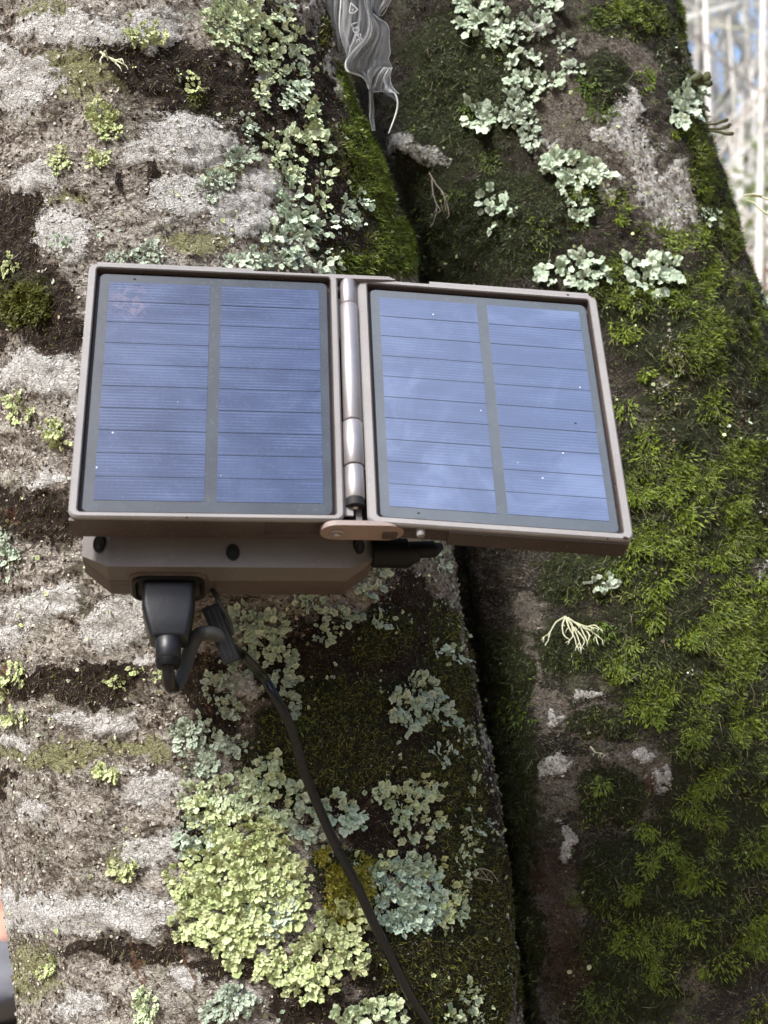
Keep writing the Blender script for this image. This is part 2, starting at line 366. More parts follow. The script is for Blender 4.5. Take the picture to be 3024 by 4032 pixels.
def blobs(x, y, L, base=-1.0):
    r = np.full(x.shape, base)
    for b in L:
        cx, cy, rx, ry = b[:4]; a = R_(b[4]) if len(b) > 4 else 0
        dx, dy = x-cx, y-cy; u = (dx*math.cos(a)+dy*math.sin(a))/rx; v = (-dx*math.sin(a)+dy*math.cos(a))/ry
        r = np.maximum(r, 1-np.sqrt(u*u+v*v))
    return np.clip(.5+.9*r, 0, 1)
crustL = [(50, 180, 80, 70), (8, 150, 40, 90), (405, 300, 110, 62), (300, 330, 40, 40), (80, 385, 75, 42), (390, 425, 65, 50), (520, 455, 80, 50), (565, 380, 35, 34), (150, 510, 68, 52), (100, 815, 105, 45), (160, 830, 30, 60), (245, 1350, 80, 62), (85, 1305, 90, 40), (320, 1840, 68, 44, -15), (200, 1975, 220, 46), (20, 1950, 40, 30), (325, 1690, 60, 42), (205, 1555, 90, 25), (30, 1600, 45, 18), (175, 2170, 40, 22), (530, 2165, 45, 32), (385, 2110, 30, 20), (530, 1490, 45, 40), (700, 108, 11, 60, -20), (733, 195, 11, 42, -25), (655, 10, 14, 20), (885, 560, 12, 40, -20), (575, 170, 18, 50), (150, 60, 120, 45), (330, 60, 60, 40), (110, 1040, 50, 18), (185, 880, 40, 20), (1035, 1620, 10, 55, -12), (80, 1760, 50, 22), (330, 1440, 60, 14), (25, 1380, 30, 30)]
oliveL = [(140, 1625, 180, 26), (300, 1620, 60, 22), (150, 150, 110, 60), (110, 30, 60, 30), (160, 430, 40, 14), (250, 160, 40, 40), (420, 520, 70, 30), (250, 1860, 50, 20), (60, 2090, 70, 60), (480, 350, 50, 40)]
brownL = [(8, 1690, 18, 26), (330, 130, 150, 70, 15), (430, 190, 120, 80, 15), (590, 130, 60, 130), (640, 250, 80, 160, -12), (700, 300, 90, 250, -14), (760, 480, 70, 120), (40, 470, 75, 60), (20, 560, 70, 80), (60, 660, 110, 100), (110, 730, 90, 40), (90, 1120, 105, 60), (40, 1090, 60, 40), (150, 1480, 190, 42), (450, 1480, 70, 70), (470, 1570, 60, 40), (440, 1780, 50, 70), (420, 1850, 35, 40), (300, 2050, 190, 24), (700, 1450, 160, 120), (760, 1650, 200, 120), (860, 1800, 130, 90), (900, 2080, 150, 140), (980, 1700, 90, 420, -8), (560, 1480, 60, 40), (480, 420, 20, 30), (330, 390, 55, 14, 60), (260, 400, 40, 12, 70), (540, 220, 70, 90), (680, 2170, 90, 60), (500, 2090, 90, 25), (700, 2060, 60, 40), (600, 1700, 60, 40), (880, 1380, 90, 140), (1040, 1950, 60, 330, -6), (230, 1480, 80, 20)]
mossL = [(805, 380, 60, 85, -15), (850, 520, 60, 80, -20), (770, 560, 100, 40), (730, 330, 40, 60), (55, 655, 65, 60), (690, 1610, 160, 120), (750, 1500, 140, 70), (745, 1905, 80, 85), (905, 2080, 110, 70), (420, 215, 35, 16), (1000, 1800, 60, 420, -6), (1060, 2060, 50, 200, -6), (820, 1370, 90, 50), (700, 60, 20, 60), (960, 1450, 50, 150), (900, 1660, 60, 50), (950, 2150, 90, 90), (780, 280, 30, 40)]
rustL = [(452, 1450, 8, 75), (455, 1530, 5, 40), (290, 2090, 7, 90), (405, 2080, 5, 80), (35, 1120, 8, 40), (20, 1480, 8, 60), (640, 2060, 30, 8)]
crustR = [(895, 320, 42, 26, 20), (935, 335, 32, 26), (1340, 240, 50, 35, 30), (1320, 290, 30, 22), (1370, 330, 60, 40, 50), (1440, 420, 70, 42, 60), (1500, 470, 40, 22, 70), (1400, 380, 35, 20), (1460, 770, 28, 42, -10), (1435, 840, 30, 20), (1310, 400, 40, 22), (1630, 1100, 22, 26), (1270, 1500, 35, 16), (1430, 1680, 35, 25), (1390, 1620, 25, 12), (1195, 1540, 20, 28), (1185, 300, 20, 8), (1480, 120, 10, 60, -10), (1525, 170, 12, 50), (1225, 1810, 14, 46), (1200, 1650, 36, 40), (1490, 1460, 22, 14), (1650, 1230, 18, 40), (1170, 60, 25, 14)]
tanR = [(1130, 1310, 20, 70), (1160, 1400, 18, 90), (1190, 1540, 45, 60), (1240, 1690, 70, 60), (1290, 1560, 60, 50), (1380, 1640, 60, 50), (1350, 1760, 90, 40), (1450, 830, 60, 90), (1420, 950, 40, 120), (1440, 1130, 50, 60), (1230, 250, 90, 90, 20), (1330, 330, 90, 80, 40), (1430, 430, 110, 60, 55), (1500, 250, 40, 160, -10), (1580, 560, 40, 120, -15), (1380, 120, 130, 60, 20), (1600, 900, 40, 120), (1640, 1300, 30, 100), (1210, 1960, 70, 120), (1220, 2120, 60, 90), (1620, 1950, 60, 60), (1480, 2100, 60, 60)]
redR = [(1215, 2000, 40, 90), (1225, 2110, 45, 60), (1200, 1880, 50, 50), (1410, 1690, 14, 20), (1030, 1100, 10, 10)]
mossR = [(1010, 180, 150, 170), (960, 560, 100, 200), (1100, 480, 150, 130), (1500, 700, 180, 120), (1560, 1000, 200, 260), (1400, 1100, 120, 200), (1600, 1500, 160, 300), (1450, 1400, 150, 160), (1550, 1900, 240, 200), (1380, 1900, 120, 100), (1350, 2100, 160, 120), (1100, 1700, 70, 200), (1090, 1450, 60, 80), (1400, 40, 120, 50), (1470, 200, 40, 200, -10), (1540, 420, 60, 160, -20), (1320, 620, 100, 80), (1250, 1250, 90, 70), (1280, 1400, 120, 60), (1300, 1560, 80, 30), (1320, 1720, 70, 70), (1120, 2000, 60, 220), (1230, 440, 60, 60), (1290, 180, 50, 60)]
def prep(P, N, crust, brown, moss, rust, red, olive, seed, lump, right=False):
    x, y = Dc(P); fr = ((CAM-P)*N).sum(-1)/np.linalg.norm(CAM-P, axis=-1) > -.4
    wx = fbm(P+seed, 40, 5, .6)*30+fbm(P+seed, 260, 2)*9; wy = fbm(P+seed+5, 40, 5, .6)*26+fbm(P+seed+3, 260, 2)*9; X, Y = x+wx, y+wy
    def m(L):
        b = blobs(X, Y, L); back = np.clip(.5+.35*fbm(P+seed+9+len(L), 14, 4), 0, 1)
        inside = fr & (x > -60) & (x < 1720) & (y > -60) & (y < 2270)
        return np.where(inside, b, back*.98)
    A = np.stack([m(crust), m(brown), m(moss)], -1); B = np.stack([np.where(fr, m(rust), .1), np.where(fr, m(red), .1), m(olive)], -1)
    d = lump*fbm(P*[1, 1, .6]+seed, 11, 3)+.0016*fbm(P+seed, 60, 4)+.0009*fbm(P*[1, 1, 1.5], 190, 3)
    d += .0012*(A[..., 0] > .5)*np.clip(A[..., 0]-.5, 0, .2)*5+.003*np.clip(A[..., 2]-.45, 0, .5)*2*(.6+.6*fbm(P, 120, 2))+.0012*np.clip(A[..., 1]-.5, 0, .3)*3*fbm(P, 220, 2)
    d += .0010*np.sin(P[..., 2]*420+fbm(P, 20, 3)*5)*(np.clip(fbm(P+3, 14, 2), 0, 1))*(0 if right else 1)
    if right:
        for bx, by, r, h in ((905, 325, 62, .013), (1380, 1900, 90, .006), (1480, 330, 60, .005), (1500, 760, 90, .006), (1230, 1240, 120, .004)):
            q = ((x-bx)**2+(y-by)**2)/r**2; d += np.where(fr, h*np.exp(-q*1.6), 0)
        ce = np.interp(y, np.array(tabL)[:, 0]/K, np.array(tabL)[:, 2]/K); q = np.clip((x-ce+20)/75, 0, 1); d -= np.where(fr, .022*(1-q)**2, 0)
        cr = blobs(X, Y, [(1208, 1540, 5, 42)]); d -= .008*np.clip(cr-.5, 0, .5)
    Q = P+N*d[..., None]
    Q[..., 2] = P[..., 2]
    du = np.roll(Q, -1, 1)-np.roll(Q, 1, 1); dv = np.gradient(Q, axis=0); n = np.cross(du, dv); n /= np.linalg.norm(n, axis=-1, keepdims=True)+1e-12
    n *= np.sign((n*N).sum(-1, keepdims=True))
    return Q, n, A, B
QL, nL, AL, BL = prep(PL, NL, crustL, brownL, mossL, rustL, [(2000, 0, 1, 1)], oliveL, 0.0, .0045)
# right stem: tan zones counter the moss
QR, nR, AR, BR = prep(PR, NR, crustR, [(2000, 0, 1, 1)], mossR, [(1405, 1690, 10, 26), (1040, 1100, 6, 10)], redR, tanR, 3.7, .006, True)
tree = empty('mossy_tree', tuple(QL[-1].mean(0)*[1, 1, 0]), 'thick tree of two fused stems covered in grey bark, pale lichen and green moss', 'tree')
def grid_faces(nr, nc):
    i, j = np.meshgrid(np.arange(nr-1), np.arange(nc), indexing='ij'); j2 = (j+1) % nc
    return np.stack([i*nc+j, i*nc+j2, (i+1)*nc+j2, (i+1)*nc+j], -1).reshape(-1, 4)
for nm, Q, A, B, mt, lab in (('trunk', QL, AL, BL, 'barkL', 'pale grey stem on the left'), ('trunk', QR, AR, BR, 'barkR', 'darker mossy stem on the right')):
    o = obj_np(nm, Q.reshape(-1, 3), grid_faces(*Q.shape[:2])[:, ::-1].copy(), M[mt], tree, True, attrs={'MaskA': A.reshape(-1, 3), 'MaskB': B.reshape(-1, 3)}); o['label'] = lab

# ------------------------------------------------------------------ scatter machinery
class Surf:
    def __init__(s, Q, N, A, B):
        s.x, s.y = Dc(Q); s.Q, s.N, s.A, s.B = Q, N, A, B
        s.face = ((CAM-Q)*N).sum(-1)/np.linalg.norm(CAM-Q, axis=-1)
        e1 = np.roll(Q, -1, 1)-Q; e2 = np.zeros_like(Q); e2[:-1] = Q[1:]-Q[:-1]
        s.area = np.linalg.norm(np.cross(e1, e2), axis=-1); s.area[-1] = 0
        s.front = (s.face > -.3)
        s.wx = fbm(Q, 80, 3); s.wy = fbm(Q+4, 80, 3); s.gap = np.clip((fbm(Q+2.2, 260, 3)+.35)*3, 0, 1); s.n30 = fbm(Q, 90, 3)
        s.win = (s.y > -260) & (s.y < 2470)
    def pick(s, n, wt):
        w = (wt*s.area).ravel().clip(0); c = np.cumsum(w)
        if c[-1] <= 0 or n < 1: return np.zeros(0, int), np.zeros((0, 3)), np.zeros((0, 3))
        k = np.searchsorted(c, RS.rand(n)*c[-1]); k = np.minimum(k, len(c)-1); i, j = np.divmod(k, s.Q.shape[1]); j2 = (j+1) % s.Q.shape[1]; i2 = np.minimum(i+1, s.Q.shape[0]-1)
        a, b = RS.rand(n, 1), RS.rand(n, 1)
        P = s.Q[i, j]*(1-a)*(1-b)+s.Q[i, j2]*a*(1-b)+s.Q[i2, j]*(1-a)*b+s.Q[i2, j2]*a*b
        return k, P, s.N[i, j]
SL, SR = Surf(QL, nL, AL, BL), Surf(QR, nR, AR, BR)
def unit(v): return v/(np.linalg.norm(v, axis=-1, keepdims=True)+1e-12)
def rnd(n, a, b): return RS.uniform(a, b, n)
UP = np.array([0, 0, 1.])
def ribbons(P, D, N, L, Wd, bend, col, tipc=1.25, seg=3, prof=(.5, 1., .75, .08), curl=None):
    """leaf or strand at each P: grows along D, bends by bend*N and droops; returns V,F,C"""
    n = len(P); D = unit(D); S = unit(np.cross(D, N)); V = np.zeros((n, seg+1, 2, 3)); Cc = np.zeros((n, seg+1, 2, 3))
    if curl is None: curl = np.zeros(n)
    for k in range(seg+1):
        t = k/seg; c = P+D*(L*t)[:, None]+N*(bend*L*t*t)[:, None]+S*(curl*L*t*t)[:, None]
        w = Wd*prof[min(k, len(prof)-1)]
        V[:, k, 0] = c-S*w[:, None]*.5; V[:, k, 1] = c+S*w[:, None]*.5
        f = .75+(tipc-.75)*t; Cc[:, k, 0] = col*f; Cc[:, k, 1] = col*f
    b = np.arange(n)[:, None]*(2*(seg+1)); q = []
    for k in range(seg): q.append(np.concatenate([b+2*k, b+2*k+1, b+2*k+3, b+2*k+2], 1))
    F = np.stack(q, 1).reshape(-1, 4); return V.reshape(-1, 3), F, Cc.reshape(-1, 3)
class Acc:
    def __init__(s): s.V, s.F, s.C, s.n = [], [], [], 0
    def add(s, V, F, Cc):
        if not len(V): return
        s.V.append(V); s.F.append(F+s.n); s.C.append(Cc); s.n += len(V)
    def build(s, name, mat, parent=None, smooth=True):
        return obj_np(name, np.concatenate(s.V), np.concatenate(s.F), mat, parent, smooth, colors=np.concatenate(s.C))
def colmix(n, a, b, jit=.25):
    t = RS.rand(n, 1); c = np.array(a)*(1-t)+np.array(b)*t; return np.clip(c*rnd((n, 1), 1-jit, 1+jit), 0, 1)
def tang(N, bias=None, sp=1.0):
    r = RS.randn(*N.shape)*sp
    if bias is not None: r = r+np.asarray(bias)
    r = r-N*(r*N).sum(-1, keepdims=True); return unit(r)
MM = .001
def strands(S, n, wt, c1, c2, L=(2, 5), Wd=(.3, .6), lift=(.1, .9), bias=(0, 0, -.5), jit=.4, acc=None, droop=(-.5, .3)):
    k, P, N = S.pick(n, wt); n = len(k)
    if not n: return acc
    T = tang(N, bias); D = unit(T+N*rnd((n, 1), *lift)); acc = acc or Acc()
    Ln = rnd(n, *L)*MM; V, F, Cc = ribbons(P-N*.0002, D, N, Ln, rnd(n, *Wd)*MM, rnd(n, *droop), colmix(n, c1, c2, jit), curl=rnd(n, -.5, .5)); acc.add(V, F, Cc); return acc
def fld(S, L): # painted field with soft edge noise
    x = S.x+S.wx*12; y = S.y+S.wy*12; return np.clip((blobs(x, y, L)-.5)*4, 0, 1)*S.front
inw = lambda S: S.front*((S.x > -80) & (S.x < 1740) & S.win)
outw = lambda S: (~((S.x > -80) & (S.x < 1740) & (S.face > -.05)))*S.win

# --- brown liverwort mat on the left stem
brf = np.clip((AL[..., 1]+.25*SL.n30-.5)*4, 0, 1)
crf = np.clip((AL[..., 0]-.5)*6, 0, 1)
mf = np.clip((AL[..., 2]+.2*SL.n30-.5)*4, 0, 1)
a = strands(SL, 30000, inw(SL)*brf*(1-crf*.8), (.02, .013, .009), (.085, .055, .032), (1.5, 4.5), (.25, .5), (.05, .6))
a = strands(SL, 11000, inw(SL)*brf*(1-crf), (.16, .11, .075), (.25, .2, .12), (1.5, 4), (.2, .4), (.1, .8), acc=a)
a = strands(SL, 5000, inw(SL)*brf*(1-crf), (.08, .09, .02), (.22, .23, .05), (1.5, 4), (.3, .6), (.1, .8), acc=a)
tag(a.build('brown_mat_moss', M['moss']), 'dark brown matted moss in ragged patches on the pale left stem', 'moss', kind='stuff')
# --- olive and green moss on the left stem
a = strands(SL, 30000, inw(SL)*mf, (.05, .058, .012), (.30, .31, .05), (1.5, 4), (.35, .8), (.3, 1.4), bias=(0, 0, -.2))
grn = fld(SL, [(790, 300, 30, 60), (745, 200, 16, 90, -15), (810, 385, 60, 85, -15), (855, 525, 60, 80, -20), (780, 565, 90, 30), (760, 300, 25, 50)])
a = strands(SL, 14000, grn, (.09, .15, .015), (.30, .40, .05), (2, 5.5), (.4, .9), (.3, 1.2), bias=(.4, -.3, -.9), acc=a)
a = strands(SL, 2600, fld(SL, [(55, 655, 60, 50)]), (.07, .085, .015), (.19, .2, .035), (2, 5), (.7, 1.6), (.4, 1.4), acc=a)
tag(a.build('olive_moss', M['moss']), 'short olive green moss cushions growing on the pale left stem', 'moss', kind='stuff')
gold = fld(SL, [(745, 1905, 72, 84), (715, 1860, 40, 30), (780, 1950, 40, 40)])*np.clip(SL.n30*2+.75, 0, 1); a = strands(SL, 4500, gold, (.26, .25, .03), (.55, .52, .10), (1.5, 3.4), (.8, 1.7), (.4, 1.6), bias=(0, 0, -.2))
tag(a.build('golden_moss', M['moss']), 'golden yellow moss cushion behind the black cable, low on the left stem', 'moss', kind='stuff')
# --- moss on the right stem
cl_ = fbm(SR.Q+6.1, 46, 4, .6); clump = np.clip(cl_*3+.3, 0, 1)**1.5; clump2 = np.clip(cl_*2.6+.8, 0.03, 1)
mR = np.clip((AR[..., 2]+.3*fbm(QR, 70, 4)-.5)*3, 0, 1); tanm = np.clip((BR[..., 2]-.5)*4, 0, 1)*.75
rt = np.clip((SR.x-1150-60*fbm(QR, 30, 3))/450, 0, 1)
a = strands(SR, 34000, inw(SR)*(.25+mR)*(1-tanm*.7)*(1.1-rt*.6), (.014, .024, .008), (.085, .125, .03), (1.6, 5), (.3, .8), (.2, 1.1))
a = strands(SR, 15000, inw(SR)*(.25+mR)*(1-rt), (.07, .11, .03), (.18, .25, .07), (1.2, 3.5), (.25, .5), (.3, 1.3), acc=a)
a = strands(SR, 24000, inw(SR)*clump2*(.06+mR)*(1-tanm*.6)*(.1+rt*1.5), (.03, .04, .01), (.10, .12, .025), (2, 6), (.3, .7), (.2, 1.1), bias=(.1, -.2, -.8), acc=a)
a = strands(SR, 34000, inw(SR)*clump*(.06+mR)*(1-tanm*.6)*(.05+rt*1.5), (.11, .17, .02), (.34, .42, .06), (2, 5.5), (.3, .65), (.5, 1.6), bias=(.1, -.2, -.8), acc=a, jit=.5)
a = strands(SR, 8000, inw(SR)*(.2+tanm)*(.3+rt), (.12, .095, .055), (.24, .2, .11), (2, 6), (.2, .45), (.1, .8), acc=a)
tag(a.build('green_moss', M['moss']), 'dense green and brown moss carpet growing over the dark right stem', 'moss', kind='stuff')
# fern-like tufts: fans of broad drooping leaves
def tuft(S, cx, cy, r, n, acc, c1=(.10, .15, .012), c2=(.27, .34, .03), Lr=(4, 8), wd=(1.2, 2.4)):
    n = int(n*2.6); wt = np.clip(blobs(S.x+S.wx*14, S.y+S.wy*14, [(cx, cy, r*1.1, r*.95)])-.5, 0, 1)*S.front*(1 if S is SL else .12+clump); k, P, N = S.pick(n, wt); n = len(k)
    if not n: return
    c0 = P.mean(0)+UP*.003; out = unit(P-c0+RS.randn(n, 3)*.002); T = unit(out-N*(out*N).sum(-1, keepdims=True)+np.array([0, 0, -.45])+RS.randn(n, 3)*.6)
    D = unit(T+N*rnd((n, 1), .3, 1.3)); V, F, Cc = ribbons(P, D, N, rnd(n, *Lr)*MM*rnd(n, .45, .9), rnd(n, *wd)*MM*.46, rnd(n, -.9, .1), colmix(n, c1, c2, .3), curl=rnd(n, -.25, .25), prof=(.35, 1., .8, .05), tipc=1.3); acc.add(V, F, Cc)
a = Acc(); tl = []
for cx, cy, r, n in [(1375, 25, 40, 60), (1460, 25, 42, 90), (1475, 90, 26, 50), (1280, 180, 40, 60), (1300, 235, 28, 50), (1385, 165, 26, 50), (1480, 170, 36, 70), (1500, 240, 30, 60), (1270, 30, 30, 30), (1340, 60, 40, 30), (1460, 280, 16, 30), (1520, 330, 14, 20), (1330, 420, 22, 40), (1345, 460, 24, 50), (1560, 380, 26, 40), (1600, 440, 34, 80), (1420, 530, 60, 120), (1500, 500, 40, 90), (1530, 590, 30, 60), (1610, 520, 40, 70), (1640, 600, 40, 60), (1370, 650, 46, 110), (1345, 715, 30, 80), (1420, 640, 40, 80), (1470, 660, 34, 70), (1540, 730, 36, 60), (1600, 690, 50, 90), (1385, 800, 24, 40), (1640, 800, 36, 60), (1400, 950, 36, 50), (1345, 880, 30, 40), (1540, 880, 40, 80), (1610, 960, 50, 90), (1480, 990, 40, 70), (1380, 1060, 40, 110), (1450, 1060, 50, 120), (1500, 1110, 46, 120), (1430, 1160, 36, 90), (1590, 1080, 50, 60), (1540, 1190, 50, 80), (1370, 1200, 40, 70), (1320, 1230, 26, 30), (1420, 1250, 50, 90), (1640, 1250, 30, 70), (1410, 1340, 36, 60), (1480, 1380, 36, 80), (1600, 1400, 36, 60), (1520, 1480, 40, 60), (1400, 1530, 46, 130), (1440, 1500, 20, 40), (1110, 1540, 40, 40), (1340, 1450, 30, 40), (1300, 1360, 30, 40), (1620, 1560, 50, 80), (1390, 1790, 26, 50), (1440, 1820, 26, 40), (1480, 1740, 30, 50), (1560, 1680, 40, 70), (1400, 1870, 30, 60), (1610, 1850, 46, 90), (1520, 1900, 40, 60), (1350, 2030, 46, 80), (1420, 2090, 40, 60), (1560, 2080, 50, 60), (1500, 2000, 40, 50), (1640, 2180, 40, 40), (1310, 2150, 50, 40), (1240, 1930, 26, 20), (1650, 2000, 30, 50), (1580, 1300, 60, 60), (1640, 1720, 40, 60), (1000, 240, 30, 30), (1060, 350, 26, 30), (980, 420, 26, 20), (1250, 480, 20, 20)]:
    tuft(SR, cx, cy, r, int(n*1.15), a, *(((.06, .10, .012), (.17, .26, .03)) if cx < 1330 else ((.09, .15, .014), (.32, .42, .04))))
for cx, cy, r, n in [(790, 330, 30, 40), (820, 430, 30, 60), (865, 520, 34, 60), (800, 562, 34, 50), (770, 260, 20, 30), (835, 470, 24, 40), (840, 560, 30, 40), (60, 650, 42, 90), (425, 210, 14, 20), (1010, 1850, 20, 20), (640, 1560, 30, 30), (1020, 1760, 20, 20)]:
    tuft(SL, cx, cy, r, n, a, (.06, .09, .012), (.18, .22, .03))
# more tufts scattered at random over the right part and the hidden sides
k, P, N = SR.pick(300, inw(SR)*rt*mR*(1-tanm)*clump+.25*outw(SR)*mR)
xs, ys = Dc(P)
for q in range(len(k)):
    n = RS.randint(50, 130); d = tang(np.repeat(N[q:q+1], n, 0)); Pp = P[q]+d*rnd((n, 1), 0, .008); D = unit(d+[0, 0, -.4]+N[q]*rnd((n, 1), .3, 1.2))
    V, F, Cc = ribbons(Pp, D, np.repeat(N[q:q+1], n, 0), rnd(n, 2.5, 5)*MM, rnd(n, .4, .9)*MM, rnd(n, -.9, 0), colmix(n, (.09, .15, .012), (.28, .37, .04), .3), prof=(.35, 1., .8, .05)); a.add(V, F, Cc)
tag(a.build('feathery_moss', M['moss']), 'bright yellow-green feathery moss tufts standing out on the right stem', 'moss', kind='stuff')
# thin straggling stems hanging on the moss
a = strands(SR, 2600, inw(SR)*(.25+rt)*(.3+mR), (.16, .14, .07), (.3, .28, .14), (6, 14), (.25, .45), (.1, .6), bias=(.15, -.2, -1.2), droop=(-.4, .3))
a = strands(SL, 900, inw(SL)*(brf*.6+.05), (.2, .17, .12), (.36, .32, .24), (4, 9), (.2, .35), (.05, .4), acc=a)
tag(a.build('straggling_stems', M['moss']), 'thin dry moss stems straggling over both stems of the tree', 'moss', kind='stuff')
# small flakes and squamules of bark
def flakes(S, n, wt, c1, c2, size=(.5, 1.8), tilt=.45, acc=None, jit=.35):
    acc = acc or Acc(); k, P, N = S.pick(n, wt); n = len(k)
    if not n: return acc
    T = tang(N); B_ = np.cross(N, T); Nt = unit(N+RS.randn(n, 3)*tilt); T = unit(T-Nt*(T*Nt).sum(-1, keepdims=True)); B_ = np.cross(Nt, T)
    m = 6; ang = np.linspace(0, 2*np.pi, m, endpoint=False); r = rnd(n, *size)[:, None]*MM*rnd((n, m), .55, 1.15)
    asp = rnd((n, 1), .4, 1); ring = P[:, None]+T[:, None]*(r*np.cos(ang))[..., None]+B_[:, None]*(r*asp*np.sin(ang))[..., None]+N[:, None]*.0003
    c = colmix(n, c1, c2, jit); V = np.concatenate([ring, (P+Nt*(r.mean(1)*.35)[:, None])[:, None]], 1); b = np.arange(n)[:, None]*(m+1)
    F = np.stack([np.concatenate([b+i, b+(i+1) % m, b+m], 1) for i in range(m)], 1).reshape(-1, 3)
    Cc = np.repeat(c[:, None], m+1, 1); acc.add(V.reshape(-1, 3), F, Cc.reshape(-1, 3)); return acc
bare = inw(SL)*(1-brf)*(1-mf)
a = flakes(SL, 15000, bare*(1-crf*.9), (.30, .26, .2), (.66, .61, .53), (.35, 1.6), .55)
a = flakes(SL, 7000, bare*(1-crf), (.06, .042, .03), (.17, .13, .1), (.4, 1.7), .7, acc=a)
a = flakes(SL, 1500, inw(SL)*crf, (.5, .49, .45), (.85, .83, .8), (.4, 1.5), .4, acc=a, jit=.15)
a = flakes(SL, 2500, inw(SL)*brf, (.25, .2, .14), (.5, .46, .4), (.3, .8), acc=a)
a = flakes(SR, 4500, inw(SR)*np.clip((AR[..., 0]-.48)*6, 0, 1), (.4, .36, .31), (.7, .66, .6), (.4, 1.5), acc=a)
a = flakes(SR, 6000, inw(SR)*(.1+tanm), (.08, .06, .045), (.26, .21, .165), (.4, 1.5), acc=a)
tag(a.build('bark_flake', M['flake'], tree, False), kind='stuff')

# ------------------------------------------------------------------ leafy lichens: rosettes of ruffled lobes
def lobes(P, D, N, L, col, acc, wr=.85, lift=.35):
    n = len(P)
    if not n: return
    D = unit(D-N*(D*N).sum(-1, keepdims=True)); Nt = unit(N-D*rnd((n, 1), -.1, .8)+RS.randn(n, 3)*.12); D = unit(D-Nt*(D*Nt).sum(-1, keepdims=True)); S = np.cross(D, Nt)
    m = 13; a = np.linspace(-2.5, 2.5, m)  # fan outline around the growing tip
    ph = rnd((n, 1), 0, 6.3); fr = RS.randint(3, 6, (n, 1)); rr = 1+.15*np.sin(a*fr+ph)+rnd((n, m), -.06, .06)
    wv = rnd((n, 1), .6, 1.1)*wr
    ox = .55+.5*np.cos(a)*rr; oy = .52*np.sin(a)*rr*wv
    up = .11*np.sin(a*(fr+1)+ph*1.7)*rnd((n, 1), .4, 1.3)+lift*rnd((n, 1), .1, 1)*(np.cos(a)*.5+.5)*.5
    Lc = L[:, None]
    def pt(x, y, z): return P[:, None]+D[:, None]*(x*Lc)[..., None]+S[:, None]*(y*Lc)[..., None]+Nt[:, None]*(z*Lc)[..., None]
    outer = pt(ox, oy, up+.1); mid = pt(.5+.27*np.cos(a)*rr, .28*np.sin(a)*rr*wv, up*.35+.16+rnd((n, m), -.04, .04)); cen = pt(np.full((n, 1), .42), np.zeros((n, 1)), np.full((n, 1), .09)); base = pt(np.zeros((n, 1)), np.zeros((n, 1)), np.full((n, 1), -.12))
    V = np.concatenate([outer, mid, cen, base], 1); k = 2*m+2; b = np.arange(n)[:, None]*k; F = []
    for i in range(m-1):
        F.append(np.concatenate([b+i, b+i+1, b+m+i+1], 1)); F.append(np.concatenate([b+i, b+m+i+1, b+m+i], 1)); F.append(np.concatenate([b+m+i, b+m+i+1, b+2*m], 1))
    F.append(np.concatenate([b+m-1, b+2*m+1, b+2*m-1], 1)); F.append(np.concatenate([b+0, b+m, b+2*m+1], 1)); F.append(np.concatenate([b+m, b+2*m, b+2*m+1], 1)); F.append(np.concatenate([b+2*m-1, b+2*m+1, b+2*m], 1))
    F = np.stack(F, 1).reshape(-1, 3); Cc = np.repeat(col[:, None], k, 1)
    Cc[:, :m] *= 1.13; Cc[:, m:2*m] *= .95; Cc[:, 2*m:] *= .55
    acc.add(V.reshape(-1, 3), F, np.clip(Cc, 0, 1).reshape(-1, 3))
MINT = ((.50, .64, .46), (.74, .84, .66)); YG = ((.48, .58, .25), (.74, .80, .46)); GY = ((.40, .50, .38), (.60, .68, .55)); MG = ((.50, .62, .36), (.74, .82, .54))
def cluster(S, blob, cols, size, cover, acc):
    """blob in overview px, size of lobes in overview px (0.26 mm each)"""
    f = np.clip(blobs(S.x+S.wx*8, S.y+S.wy*8, [blob])-.5, 0, 1); gap = S.gap
    wt = (f > 0.02)*(.3+f)*gap*S.front*(S.face > .03); area = math.pi*blob[2]*blob[3]; n = int(area*cover/(size*size*.29))+2
    k, P, N = S.pick(n, wt); n = len(k)
    if not n: return
    sc = W*ZF_L/F_PX*K; x, y = Dc(P); px_c = np.stack([x-blob[0], np.zeros(n), -(y-blob[1])], -1)
    D = unit(unit(px_c)+RS.randn(n, 3)*.65); L = rnd(n, .3, 1.6)*size*sc*(.92 if S is SL else 1.2)
    lobes(P+N*rnd((n, 1), .0001, .0016), D, N, L, colmix(n, *cols, .13), acc)
